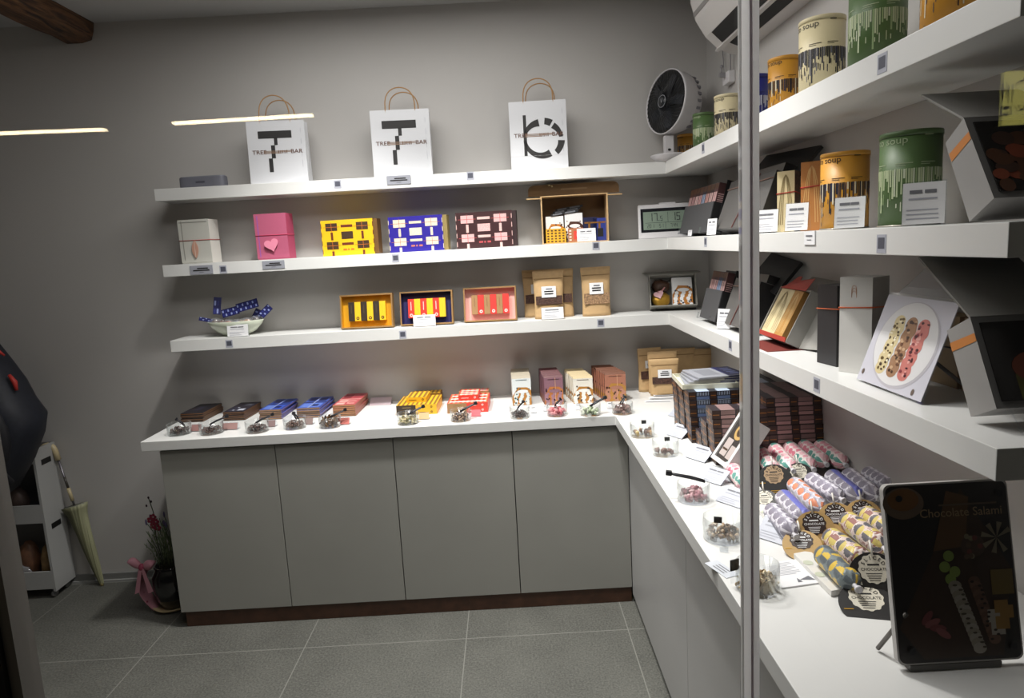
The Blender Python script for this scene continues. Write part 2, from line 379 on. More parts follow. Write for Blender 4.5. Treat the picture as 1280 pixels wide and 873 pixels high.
# ================================================================== LIGHT
def spot(x, y, z, tx, ty, tz, watt, size=R(110), blend=.6, rad=.025, col=(1, .975, .945)):
    l = bpy.data.lights.new('ceiling spot', 'SPOT'); l.energy = watt; l.spot_size = size; l.spot_blend = blend; l.shadow_soft_size = rad; l.color = col
    o = bpy.data.objects.new('ceiling spot', l); COL.objects.link(o); o.location = (x, y, z)
    o.rotation_euler = (Vector((tx, ty, tz)) - Vector((x, y, z))).to_track_quat('-Z', 'Y').to_euler()
spot(-1.78, -.82, 2.76, -1.74, -.72, 1.0, 145, R(100), 1, .05)
spot(-1.0, -.82, 2.76, -.97, -.72, 1.0, 145, R(100), 1, .05)
spot(-.82, -1.45, 2.76, -.5, -1.45, .9, 100, R(80), 1, .05)
def area(x, y, z, sx, sy, watt, rot=(0, 0, 0), col=(1, .975, .95)):
    l = bpy.data.lights.new('added ceiling fill', 'AREA'); l.shape = 'RECTANGLE'; l.size = sx; l.size_y = sy; l.energy = watt; l.color = col
    o = bpy.data.objects.new('added ceiling fill', l); COL.objects.link(o); o.location = (x, y, z); o.rotation_euler = rot
area(-1.45, -.95, 2.8, 1.5, .8, 20); area(-1.4, -1.95, 2.8, 1.4, .6, 16)  # unseen fill lights added to brighten the walls between the shelves
w = bpy.data.worlds.new('dim evening street'); sc.world = w; w.use_nodes = True
w.node_tree.nodes['Background'].inputs[0].default_value = (.05, .05, .055, 1); w.node_tree.nodes['Background'].inputs[1].default_value = .25
sc.view_settings.view_transform = 'Standard'; sc.view_settings.look = 'None'; sc.view_settings.gamma = 1; sc.view_settings.use_curve_mapping = False
sc.view_settings.exposure = 0
sc.cycles.use_denoising = True; sc.cycles.max_bounces = 8; sc.cycles.transparent_max_bounces = 24; sc.cycles.caustics_reflective = False; sc.cycles.caustics_refractive = False
sc.cycles.sample_clamp_indirect = 4

# strip lights and a lit sign across the street: they show as reflections in the window
def mirrored(u, v, depth):
    p = P(u, v, Y=2 * GY - depth); return Vector((p.x, depth, p.z))
TUBE = mat('led tube', 'ffe9c0', .4, emit=40)
def strip(us, vs_, ue, ve, depth, label):
    a, b = mirrored(us, vs_, depth), mirrored(ue, ve, depth); t = thing('strip_light', label, 'strip light', tuple((a + b) / 2))  # bare tube without a hanger, visible only as a window reflection
    inv = wmat(t).inverted(); d = (b - a).normalized()
    MB().tube([a, b], .006, TUBE, n=10).build('tube', t, inv)
    for e, s in ((a, -1), (b, 1)): MB().tube([e, e + d * s * .02], .011, WHITEP, n=10).build('end_cap', t, inv)
strip(-60, 169, 134, 162, -4.4, 'warm strip light, the one mirrored at the edge of the window')
strip(217, 154.5, 392, 144, -4.4, 'warm strip light mirrored in the window across the first paper bag')
sg = [mirrored(*c, -4.9) for c in ((1253, 97), (1300, 80), (1300, 157), (1253, 155))]
t = thing('outside_sign', 'small lit yellow sign with black and red lettering, mirrored in the window', 'sign', tuple(sg[3])); inv = wmat(t).inverted()
x0, x1 = sg[0].x, sg[1].x; z0, z1 = (sg[3].z + sg[2].z) / 2, (sg[0].z + sg[1].z) / 2
s_ = MB(); s_.box(x0, x1, -4.96, -4.9, z0, z1, BLACK, back=mat('lit yellow face', 'd8cf70', .5, emit=5))
F = FR((x0, -4.9, z0), (1, 0, 0), (0, 0, 1)); F = FR((x1, -4.9, z0), (-1, 0, 0), (0, 0, 1)); W_, H_ = x1 - x0, z1 - z0
LK = mat('sign black', '16120c', .6); LR = mat('sign red', '8c1c14', .6)
MB_ = s_
for u0, v0, u1, v1 in ((.86, .62, .98, .7), (.9, .5, .95, .8), (.72, .55, .8, .62), (.74, .42, .79, .76), (.75, .3, .97, .36), (.75, .18, .97, .23), (.75, .18, .79, .36), (.93, .18, .97, .36)):
    s_.rect(F, u0 * W_, v0 * H_, u1 * W_, v1 * H_, LK, w=.001)
s_.arc(F, .45 * W_, .55 * H_, .2 * W_, .3 * H_, .05 * W_, .05 * W_, 320, 40, LR, w=.001)
s_.build('face', t, inv)
# ================================================================== TOP SHELF, BACK RUN
def paper_bag(us, base, letter, label, rz=0, fold=False, dep=.1):
    """us: left/right px of base, base px y; top px y"""
    (ul, vl), (ur, vr), vt = us, base, 0
def place(ul, ur, vb, yf, vt):
    """front plane yf: centre x, width, height from the photograph's outline"""
    a, b = P(ul, vb, Y=yf), P(ur, vb, Y=yf); c = P((ul + ur) / 2, vt, Y=yf); return (a.x + b.x) / 2, b.x - a.x, c.z

BAGW = mat('white bag paper', 'd2d3d7', .45)
def bag(ul, ur, vt, letter, label, htop, hx, rz, dep=.105):
    yf = -.17
    cx, w, zt = place(ul, ur, 220, yf, vt); h = zt - S1
    t = thing('paper_bag', label, 'paper bag', (cx, yf, S1 + .001), rz, 'printed paper bags on the top shelf')
    mb = MB(); w2 = w / 2; tw = w2 * 1.0
    # side walls pinched a little at the top, hollow mouth
    th = .0015
    fb = [(-w2, 0, 0), (w2, 0, 0), (w2, dep, 0), (-w2, dep, 0)]; yt0, yt1 = .018, dep - .018
    ft = [(-tw, yt0, h), (tw, yt0, h), (tw, yt1, h), (-tw, yt1, h)]
    gl, gr = (-tw + .014, dep / 2, h), (tw - .014, dep / 2, h)
    ml, mr = (-w2, dep / 2, h * .35), (w2, dep / 2, h * .35)
    V = fb + ft + [gl, gr, ml, mr]
    mb.add(V, [(0, 1, 5, 4), (2, 3, 7, 6), (3, 2, 1, 0), (0, 4, 8, 10), (10, 8, 7, 3), (0, 10, 3), (1, 11, 9, 5), (11, 2, 6, 9), (1, 2, 11)], BAGW)
    mb.add(V, [(4, 5, 9, 8), (8, 9, 6, 7)], mat('bag inside', 'b9b9bb', .7))
    F = FR((-w2, 0, 0), (1, 0, 0), (0, yt0, h)); H = math.hypot(h, yt0)
    def r(u0, v0, u1, v1, m, lift=.0006): mb.rect(F, u0 * w, v0 * H, u1 * w, v1 * H, m, lift)
    if letter == 'T':
        r(.19, .72, .77, .84, INK); r(.46, .61, .52, .73, INK); r(.40, .40, .47, .61, INK); r(.345, .18, .415, .40, INK)
    else:
        r(.24, .2, .295, .80, INK)
        for a0, a1, ti, to, ox, oy in ((172, 100, .012, .034, -.006, .004), (84, 58, .03, .032, .0, .008), (54, 5, .03, .018, .002, 0), (-5, -52, .032, .026, .010, -.003), (-62, -178, .034, .014, -.004, 0)):
            mb.arc(F, .585 * w + ox, .435 * H + oy, .09, .09, ti, to, a0, a1, INK)
        r(0, .195, 1, .2, mat('fold crease', 'c6c6c8', .5))
    ty = .5
    mb.text(F, 'TREE', .026, .07 * w, ty * H, COPPER, .0011, 'LEFT', 1.15, bold=.012); mb.text(F, 'BAR', .026, .94 * w, ty * H, COPPER, .0011, 'RIGHT', 1.15, bold=.012)
    r(.27, ty - .022, .56, ty - .012, mat('copper line', '8f735e', .5), .0012); r(.27, ty - .004, .74, ty + .004, mat('copper line', '8f735e', .5), .0012); r(.27, ty + .012, .74, ty + .02, mat('copper line', '8f735e', .5), .0012)
    for k in range(5): r(.52 + .035 * k, ty - .026, .535 + .035 * k, ty + .026, COPPER, .001)
    for k, (a, b) in enumerate(((.8, .87), (.62, .7), (.42, .56), (.24, .36))): r(.925, a, .931, b, PALEINK)
    mb.build('body', t)
    for yy, dx, k in ((yt0 + .002, 0, 1), (yt1 - .002, .012, .93)):
        pts = []; hw = .07; hh = (htop) * k
        for i in range(15):
            a = PI * i / 14; pts.append((hx + dx - hw * math.cos(a) * (1.0), yy, h - .015 + hh * min(1, math.sin(a) ** .55)))
        pts = [(hx + dx - hw, yy, h - .05)] + pts + [(hx + dx + hw, yy, h - .05)]
        MB().tube(pts, .0028, CORD, n=6).build('handle', t)
bag(313.5, 384.5, 150, 'T', 'white paper bag with black T, the one nearest the grey speaker', .13, .0, R(4))
bag(468, 541, 136, 'T', 'white paper bag with black T, standing right above the grey price label', .115, .005, R(3))
bag(640, 711, 125, 'b', 'white paper bag with a broken black letter b', .115, .005, R(-2))

# grey bluetooth speaker
cx, w, zt = place(221, 280, 231, -.15, 219.5)
t = thing('bluetooth_speaker', 'slim grey portable speaker at the left end of the top shelf', 'speaker', (cx, -.11, S1), R(-4))
SPK = mat('speaker grille', '6d6e78', .5, noise=.12, scale=400); h = zt - S1
mb = MB(); mb.slab([(w / 2 * math.copysign(abs(math.cos(a)) ** .3, math.cos(a)), .033 * math.copysign(abs(math.sin(a)) ** .5, math.sin(a))) for a in [2 * PI * i / 32 for i in range(32)]], h - .01, SPK, T=Matrix.Translation((0, 0, .006)))
mb.rect(front(-.0335, 0, h / 2), -.022, -.004, .022, .004, mat('speaker badge', '4c4c56', .4)); mb.build('body', t, bevel=.003)
MB().slab([((w / 2 - .004) * math.copysign(abs(math.cos(a)) ** .3, math.cos(a)), .029 * math.copysign(abs(math.sin(a)) ** .5, math.sin(a))) for a in [2 * PI * i / 32 for i in range(32)]], .004, mat('speaker top', '84868f', .35), T=Matrix.Translation((0, 0, h - .0045))).build('top_panel', t)
for sx in (-1, 1): MB().box(sx * w * .36 - .02, sx * w * .36 + .02, -.022, .022, 0, .0065, BLACK).build('foot', t)

# ================================================================== MIDDLE SHELF, BACK RUN
def gift_box(ul, ur, vt, colm, sidem, label, dep, kind):
    yf = -.172
    cx, w, zt = place(ul, ur, 322, yf, vt); h = zt - S2
    t = thing('gift_box', label, 'gift box', (cx, yf, S2 + .0005), R(-5))
    MB().box(-w / 2, w / 2, 0, dep, 0, h, colm, right=sidem, top=sidem).build('body', t, bevel=.0015)
    lid = MB().box(-w / 2 - .0012, w / 2 + .0012, -.0018, -.0002, h * .03, h + .0005, colm)
    F = front(-.0018, -w / 2)
    if kind == 'w': lid.rect(F, w * .1, h * .08, w * .125, h * .97, mat('box crease', '8f8e87', .6)); lid.rect(F, .004, h * .93, w * .95, h * .95, mat('box crease', '8f8e87', .6))
    else: lid.rect(F, w * .08, h * .06, w * .11, h * .96, mat('violet stripe', '9a5fb0', .5))
    lid.build('front_flap', t)
    zc = h * .53; cm = mat('red cord', 'b43a34', .7) if kind == 'w' else mat('rose cord', 'c8385c', .7)
    MB().tube([(-w / 2 - .002, -.003, zc), (w / 2 + .002, -.003, zc), (w / 2 + .002, dep + .002, zc), (-w / 2 - .002, dep + .002, zc)], .0016, cm, n=5, closed=True).build('cord', t)
    T = MB()
    if kind == 'w':
        lf = mat('feather tag', 'c99a86', .6); n = 12
        T.slab([(.0 + .016 * math.sin(PI * i / n) ** .8, -.03 * 1.0 - .085 * i / n + .03) for i in range(n + 1)] + [(-.016 * math.sin(PI * i / n) ** .8, -.085 * i / n) for i in range(n - 1, 0, -1)], .002, lf, T=FR((0, -.0065, zc), (1, 0, 0), (0, 0, 1)))
        T.rect(FR((0, -.0087, zc), (1, 0, 0), (0, 0, 1)), -.0012, -.08, .0012, -.006, mat('feather quill', 'e8d8c8', .6))
        T.build('leaf_tag', t)
    else:
        pts = []
        for i in range(30):
            a = 2 * PI * i / 30; pts.append((.0021 * 16 * math.sin(a) ** 3, .0021 * (13 * math.cos(a) - 5 * math.cos(2 * a) - 2 * math.cos(3 * a) - math.cos(4 * a))))
        T.slab(pts[::-1], .003, mat('pale pink heart', 'e58aa4', .5), T=FR((-.0, -.0085, zc - .045), (1, .12, .25), (-.25, 0, 1))); T.build('heart_tag', t)
gift_box(226.5, 266, 274.5, mat('off white board', 'c9c8c0', .55), mat('off white side', 'd6d3cc', .5), 'off-white gift box tied with red cord and leaf tag', .09, 'w')
gift_box(322, 362.5, 267, mat('rose board', 'bb5f7c', .5), mat('deep rose side', 'b5486a', .5), 'rose pink gift box with a pale heart tag', .085, 'p')

def sleeve(ul, ur, vt, base, blk, barm, line, label, sidem):
    yf = -.168
    cx, w, zt = place(ul, ur, 314, yf, vt); h = zt - S2; dep = .06
    t = thing('chocolate_gift_box', label, 'chocolate box', (cx, yf, S2 + .0005), R(-6), 'patterned chocolate gift boxes on the middle shelf')
    mb = MB(); mb.box(-w / 2, w / 2, 0, dep, 0, h, base, right=sidem); F = front(0, -w / 2)
    def r(u0, v0, u1, v1, m, l=.0006): mb.rect(F, u0 * w, v0 * h, u1 * w, v1 * h, m, l)
    for u in (.09, .68):
        for v in (.18, .70): r(u, v, u + .225, v + .215, blk); r(u - .05, v + .1, u + .27, v + .112, line, .001); r(u + .108, v - .03, u + .116, v + .24, line, .001)
        for v in (.44, -.0): r(u + .09, max(v, .0), u + .135, v + (.22 if v else .13), barm)
    r(.385, .29, .61, .36, barm); r(.385, .79, .61, .86, barm); r(.385, .46, .61, .67, mat('speckled panel ' + base.name, tuple(lin_hex(blk)), .5, noise=.35, scale=260))
    for k in range(4):
        v = .06 + .24 * k
        r(.0, v, .012, v + .13, barm); r(.988, v, 1, v + .13, barm)
    for a, b in ((.40, .47), (.49, .52), (.55, .61)): r(a, .14, b, .19, line)
    mb.build('sleeve', t)
    MB().box(w / 2 + .0002, w / 2 + .02, .004, dep + .004, .002, h - .002, sidem).build('tray', t)
def lin_hex(m):
    c = m.node_tree.nodes['Principled BSDF'].inputs['Base Color'].default_value
    return [(x * 12.92 if x < .0031308 else 1.055 * x ** (1 / 2.4) - .055) for x in c[:3]]
sleeve(402.5, 469.5, 274.5, mat('sunny yellow board', 'ecbc1e', .45), mat('dark brown block', '45301f', .5), mat('red brown bar', '6b2f1c', .5), mat('orange line', 'c8702a', .5), 'yellow chocolate gift box with dark brown window pattern', mat('brown kraft side', '6b4a20', .6))
sleeve(487, 556, 270, mat('royal blue board', '2b218c', .45), mat('cream block', 'd9cdb8', .5), mat('cream bar', 'cfc3b2', .5), mat('rose line', 'b06a5c', .5), 'royal blue chocolate gift box with cream window pattern', mat('olive kraft side', '8a7848', .6))
sleeve(571.5, 642, 264.5, mat('dark plum board', '3a2022', .45), mat('pink block', 'd7a9a8', .5), mat('pink bar', 'd8b3ae', .5), mat('rose red line', 'b04a50', .5), 'dark plum chocolate gift box with pink window pattern', mat('plum side', '2c181a', .6))

# open kraft carton on its side
yf = -.16
a, b = P(678, 301, Y=yf), P(761, 296, Y=yf); zt = P(716, 243.5, Y=yf).z; w = b.x - a.x; h = zt - S2; cx = (a.x + b.x) / 2; dep = .13; g = .004
t = thing('kraft_carton', 'open brown kraft carton packed with a chocolate assortment', 'carton', (cx, yf, S2 + .0005), R(-3)); CT = wmat(t); CW, CH = w, h
mb = MB(); w2 = w / 2
mb.box(-w2, w2, 0, dep, 0, g, KRAFT); mb.box(-w2, w2, 0, dep, h - g, h, KRAFT); mb.box(-w2, -w2 + g * 1.6, 0, dep, g, h - g, KRAFT); mb.box(w2 - g * 1.6, w2, 0, dep, g, h - g, KRAFT); mb.box(-w2 + g, w2 - g, dep - g, dep, g, h - g, KRAFTD)
mb.build('body', t)
n = 8; lw = w2 * 1.36
pts = [(-lw, 0), (lw, 0), (lw, .028)] + [(lw - .03 + .03 * math.cos(PI / 2 * i / n), .028 + .026 * math.sin(PI / 2 * i / n)) for i in range(n + 1)] + [(-lw + .03 - .03 * math.sin(PI / 2 * i / n), .054 - .026 * (1 - math.cos(PI / 2 * i / n))) for i in range(n + 1)]
lid = MB(); lid.slab(pts, .004, KRAFTD, T=FR((0, .03, h + .001), (1, 0, 0), (0, .1, 1))); lid.rect(FR((0, .028, h), (1, 0, 0), (0, .1, 1)), -.06, .026, .065, .034, mat('lid slot', '93795a', .7), w=.0025); lid.build('lid', t)
for s in (-1, 1): MB().box(s * w2, s * (w2 * 1.42), -.012, .03, h - .012, h - .008, KRAFT).build('side_flap', t)
MB().ell((-.115, .022, h + .052), (.007, .006, .005), mat('cream knot', 'cbbd94', .7)).ell((-.102, .02, h + .046), (.005, .005, .005), mat('cream knot', 'cbbd94', .7)).build('cord_knot', t)

# ---- pattern helper: small blobs of white chocolate print
def blob_front(mb, F, w, h, ground, blob, dot, lab, seed, top=.42):
    q = random.Random(seed)
    mb.ngon(F, [(0, 0), (w, 0), (w, h * (top + .08)), (w * .8, h * (top + .2)), (w * .3, h * (top + .22)), (w * .12, h * (top + .02)), (0, h * (top - .1))], ground, .0005)
    for k in range(15):
        x, y = ((.16, .5, .84)[k % 3] + q.uniform(-.07, .07)) * w, (.06 + (top - .1) * (k // 3) / 4) * h; r1 = q.uniform(.08, .115) * w
        mb.disc(F, x, y, min(r1, x, w - x), min(r1 * q.uniform(.9, 1.2), y, h - y), blob, .0008 + k * .00004, 14, 0)
    for k in range(12):
        x, y = q.uniform(.08, .92) * w, q.uniform(.06, top + .25) * h; r1 = q.uniform(.03, .055) * w
        mb.disc(F, x, y, r1, r1, dot, .0015, 10)
    mb.disc(F, w * .55, h * (top + .06), w * .3, h * .065, lab, .0018, 20)
OCHRE = mat('ochre print', 'b9782c', .5); CHOC = mat('chocolate print', '46281a', .5); CREAMP = mat('cream print', 'e9e3d6', .5)

# contents of the carton: each pack a thing
def inside(name, label, cat, x, y, z, rz=0, rx=0):
    p = CT @ Vector((x, y, z)); return thing(name, label, cat, tuple(p), R(-3) + rz, 'assortment packed in the kraft carton', rx)
t = inside('candy_box', 'small yellow gold box with brown dots, front left in the kraft carton', 'candy box', -w2 * .58, .012, g)
bw, bh = .096, .068; mb = MB().box(-bw / 2, bw / 2, 0, .03, 0, bh, mat('deep yellow', 'd8a42a', .5)); F = front(0, -bw / 2)
for i in range(5):
    for j in range(5): mb.rect(F, bw * (.06 + .19 * i), bh * (.06 + .19 * j), bw * (.16 + .19 * i), bh * (.15 + .19 * j), CHOC)
mb.build('body', t)
t = inside('candy_box', 'small red and brown box with white square beside the card in the carton', 'candy box', w2 * .02, .012, g)
bw, bh = .072, .066; mb = MB().box(-bw / 2, bw / 2, 0, .03, 0, bh, mat('tan red', 'b0704e', .5)); F = front(0, -bw / 2); mb.rect(F, bw * .35, bh * .18, bw, bh * .8, mat('warm red', 'd8453a', .45)); mb.rect(F, bw * .55, bh * .38, bw * .85, bh * .62, PAPER, .001)
for i in range(4): mb.rect(F, bw * .05, bh * (.1 + .22 * i), bw * .2, bh * (.2 + .22 * i), CREAMP, .001)
mb.build('body', t)
for k, (x, lab, gr, bl, sd) in enumerate(((-w2 * .6, 'white and gold speckled candy pack, back left inside the kraft carton', OCHRE, PAPER, 3), (-w2 * .02, 'white candy pack with brown blobs, centre back inside the kraft carton', CHOC, PAPER, 5))):
    t = inside('candy_pack', lab, 'candy pack', x, .05, g); bw, bh = .086, .128 + .010 * k
    mb = MB().box(-bw / 2, bw / 2, 0, .03, 0, bh, PAPER); blob_front(mb, front(0, -bw / 2), bw, bh, gr, bl, CHOC, PAPER, sd, .5); mb.build('body', t)
for k in range(3):
    t = inside('chocolate_stick', ['dark chocolate stick lying lowest on the packs in the carton', 'dark chocolate stick lying in the middle on the packs in the carton', 'dark chocolate stick lying topmost on the packs in the carton'][k], 'chocolate bar', -w2 * .3 + .012 * k, .052 + .013 * k, .1395 + .012 * k, 0)
    mb = MB().box(-.065, .07, -.006, .006, 0, .011, BLACKB); F = front(-.006); mb.rect(F, -.055, .002, -.01, .009, GREYINK); mb.rect(F, .005, .002, .055, .009, GREYINK); o = mb.build('body', t); t.rotation_euler = Euler((0, R(-7), R(-3)))
for k, x in enumerate((.47, .78)):
    t = inside('chocolate_bar', ['dark navy chocolate bar standing left behind the card in the carton', 'bright blue chocolate bar standing right behind the card in the carton'][k], 'chocolate bar', w2 * x, .06, g)
    mb = MB().box(-.034, .034, 0, .012, 0, .115 - .006 * k, mat(['navy wrap', 'blue wrap'][k], ['222447', '2f3f92'][k], .45)); F = front(0, -.034)
    mb.rect(F, .026, .03, .036, .09, mat('copper foil', 'a8763a', .4, .4)); mb.rect(F, .008, .085, .06, .092, mat('copper foil', 'a8763a', .4, .4)); mb.rect(F, .02, .02, .048, .06, BLACKB, .0007); mb.build('body', t)

def text_card(mb, F, w, h, seed=1, dark=.5):
    """a small printed card: title and lines too small to read"""
    q = random.Random(seed)
    mb.rect(F, w * .18, h * .72, w * (.4 + .2 * q.random()), h * .80, GREYINK); mb.rect(F, w * .52, h * .72, w * .78, h * .80, GREYINK)
    mb.rect(F, w * .16, h * .58, w * .8, h * .62, PALEINK)
    for k in range(3): mb.rect(F, w * .12, h * (.14 + .1 * k), w * (.55 + .3 * q.random()), h * (.165 + .1 * k), PALEINK)
t = inside('price_card', 'white price card standing at the front of the kraft carton', 'price card', w2 * .33, .004, g)
mb = MB().box(-.045, .045, 0, .0012, 0, .062, CARD); text_card(mb, front(0, -.045), .09, .062, 4); mb.build('card', t); t.rotation_euler = Euler((R(-6), 0, R(-3)))

# ================================================================== LOWEST SHELF, BACK RUN
# oval bowl of wrapped sweets
pa, pb, pc = P(259, 403, Y=-.12), P(329, 402, Y=-.12), P(295, 417, Y=-.14)
bx = (pa.x + pb.x) / 2; br = (pb.x - pa.x) / 2; bh = pa.z - S3
t = thing('candy_bowl', 'pale celadon bowl at the left end of the lowest shelf', 'bowl', (bx, -.11, S3))
prof = [(0, .0), (br * .38, 0), (br * .45, .003), (br * .7, bh * .3), (br * .9, bh * .68), (br, bh), (br * .985, bh + .001), (br * .87, bh * .7), (br * .66, bh * .36), (br * .3, .012), (0, .012)]
MB().lathe(prof, mat('celadon glaze', 'c9cfbd', .25, coat=.4), 36, sy=.6).build('bowl', t)
SW = [(.0, .0, '2c2a66', 1), (-.07, .02, '8a5a48', 0), (.055, .0, 'b08a6c', 0), (-.03, -.02, 'a0654c', 0), (.02, .022, 'c9b79c', 0), (-.1, 0, '5b4b44', 0), (.095, .01, '4c4440', 0)]
for k, (x, y, c, _) in enumerate(SW):
    lab = ['navy wrapped sweet in the middle of the celadon bowl', 'brown sweet left of centre in the bowl', 'tan sweet right of centre in the bowl', 'reddish brown sweet near the front of the bowl', 'cream coloured sweet at the back of the bowl', 'dark brown sweet at the left rim of the bowl', 'dark grey sweet at the right rim of the bowl'][k]
    z = S3 + .02 + .8 * (abs(x) ** 1.2) * .22 + (.012 if k in (0, 4) else .012)
    t = thing('wrapped_sweet', lab, 'sweet', (bx + x, -.11 + y, z + .01), rnd.uniform(-.5, .5), 'sweets in the celadon bowl')
    MB().ell((0, 0, .012), (.022, .017, .017), mat('sweet ' + c, c, .4)).build('body', t)
    MB().ell((.0, 0, .02), (.029, .02, .018), FILM, jit=.12).build('film', t)
NAVY = mat('navy candy tag', '20235c', .4); NAVYL = mat('pale tag print', '8f9ad0', .5)
for k, (u, v, w, h, ro, tilt, lab) in enumerate(((271.5, 382.5, .035, .085, -8, 30, 'upright navy foil strip rising from the left of the bowl'), (288, 390, .085, .04, 12, 5, 'navy printed foil strip lying left of centre on the sweets'), (309, 382, .11, .043, 13, 0, 'largest navy printed foil strip on top of the sweets'), (332, 389, .065, .035, 42, 20, 'navy foil strip slanting up over the right rim of the bowl'), (260, 400.5, .085, .018, -14, 10, 'navy foil strip sticking out over the left rim of the bowl'), (322, 393, .05, .04, 60, 30, 'dark navy foil strip tucked behind the right end of the sweets'))):
    p = P(u, v, Y=-.10 - (.01 if k != 5 else -.02))
    t = thing('foil_strip', lab, 'foil strip', tuple(p), 0, 'navy foil strips in the bowl')
    mb = MB().box(-w / 2, w / 2, -.0015, .0015, -h / 2, h / 2, NAVY); F = front(-.0015)
    for i in range(int(w / .013)):
        for j in range(2): mb.rect(F, -w / 2 + .004 + i * .013, -h / 2 + .005 + j * h * .45, -w / 2 + .012 + i * .013, -h / 2 + .005 + j * h * .45 + h * .28, NAVYL if (i + j) % 2 else mat('navy tag shade', '2d3378', .4))
    mb.build('strip', t); t.rotation_euler = Euler((R(-10), R(-ro), R(tilt * .5)))
def sign_holder(loc, rz, w, h, label, cardm=CARD, lean=14, group='small acrylic price signs', seed=1, title=None):
    """slanted clear sign with a card, and its back leg"""
    t = thing('price_sign', label, 'price sign', loc, rz, group); T = Matrix.Rotation(R(-lean), 4, 'X'); dp = h * math.sin(R(lean))
    a = MB(); a.box(-w / 2, w / 2, 0, .002, 0, h, ACRYL, T=T); a.plate((-w / 2, dp, h * math.cos(R(lean)) - .001), (w / 2, dp, h * math.cos(R(lean)) - .001), (w / 2, dp * 2.1, 0), (-w / 2, dp * 2.1, 0), -.002, ACRYL); a.box(-w / 2, w / 2, .002, dp * 2.1, 0, .002, ACRYL); a.build('holder', t)
    c = MB(); c.box(-w / 2 + .002, w / 2 - .002, -.0012, -.0002, .003, h - .003, cardm, T=T); F = T @ front(-.0012, -w / 2)
    if title:
        c.text(F, title[0], h * .15, w * .5, h * .8, GREYINK, align='CENTER'); 
        if len(title) > 1: c.text(F, title[1], h * .1, w * .5, h * .62, PALEINK)
        c.rect(F, w * .15, h * .3, w * .7, h * .33, PALEINK); c.rect(F, w * .15, h * .2, w * .55, h * .23, PALEINK)
    elif cardm.name in ('white card', 'cool card'): text_card(c, F, w, h, seed)
    c.build('card', t); return t
p = P(297, 413, Y=-.188); sign_holder((p.x, -.19, S3), 0, .105, .062, 'white price sign standing in front of the celadon bowl', seed=9, lean=6)

# gift trays with chocolate sticks
STK = {}
def stick(col, mark):
    k = (col, mark)
    return mat('stick ' + col, col, .5), mat('mark ' + mark, mark, .5)
def gift_tray(ul, ur, vb, vt, inner, cols, label, word):
    yf = -.165
    cx, w, zt = place(ul, ur, vb, yf, vt); h = (zt - S3) / math.cos(R(8)); d = .034
    t = thing('gift_tray', label, 'gift tray', (cx, yf + .004, S3 + d * math.sin(R(8)) + .0006), R(-4), 'shallow chocolate gift trays on the lowest shelf', rx=-R(8)); w2 = w / 2; e = .007
    mb = MB(); KT = mat('tray kraft edge', '8d6c40', .65)
    mb.box(-w2, w2, 0, d, 0, e, KT, top=inner); mb.box(-w2, w2, 0, d, h - e, h, KT, bottom=inner); mb.box(-w2, -w2 + e, 0, d, e, h - e, KT, right=inner); mb.box(w2 - e, w2, 0, d, e, h - e, KT, left=inner)
    mb.build('frame', t); MB().box(-w2 + e, w2 - e, d - .004, d, e, h - e, inner).build('back_panel', t)
    M = wmat(t); n = 6; sw = (w - .075) / n; sh = h * .56
    for i in range(n):
        c, mk = cols[i % 2], cols[2 + i % 2]
        s = thing('chocolate_stick', f'{word[i % 2]} chocolate stick, {["first", "second", "third", "fourth", "fifth", "sixth"][i]} from the left in the {word[2]} tray', 'chocolate stick', tuple(M @ Vector((-w2 + .038 + sw * (i + .5), d - .0045, h * .22))), R(-4), f'chocolate sticks in the {word[2]} tray', -R(8))
        sm, km = stick(c, mk); q = MB().box(-sw / 2 + .0006, sw / 2 - .0006, -.02, 0, 0, sh, sm); F = front(-.02)
        if i % 2 == (1 if word[3] else 0): q.disc(F, 0, sh * .14, sw * .26, sw * .26, km, n=14); q.disc(F, 0, sh * .14, sw * .11, sw * .11, sm, .0009, n=10)
        q.rect(F, -sw * .06, sh * .4, sw * .06, sh * .85, km if i % 2 == 0 else sm, .0007)
        q.build('wrapper', s)
gift_tray(425, 492, 408, 369.5, mat('tray yellow', 'd29a18', .5), ('33291f', 'f0bd22', '51432f', '3a2a12'), 'yellow lined gift tray holding black and yellow chocolate sticks', ('black', 'yellow', 'yellow lined', 1))
gift_tray(500, 567, 404, 365.5, mat('tray navy', '231f52', .5), ('e0392c', 'efbd26', 'f3c9c0', 'd9a520'), 'navy lined gift tray holding red and yellow chocolate sticks', ('red', 'yellow', 'navy lined', 0))
gift_tray(580, 646.5, 400, 360.5, mat('tray pink', 'dba79d', .5), ('a07a52', 'ea3a33', '8a6644', 'f6d2cc'), 'pink lined gift tray holding brown and red chocolate sticks', ('brown', 'red', 'pink lined', 1))
p = P(531, 408, Y=-.19); sign_holder((p.x, -.195, S3), R(-3), .112, .06, 'white price sign in front of the navy lined gift tray', seed=3, lean=10)

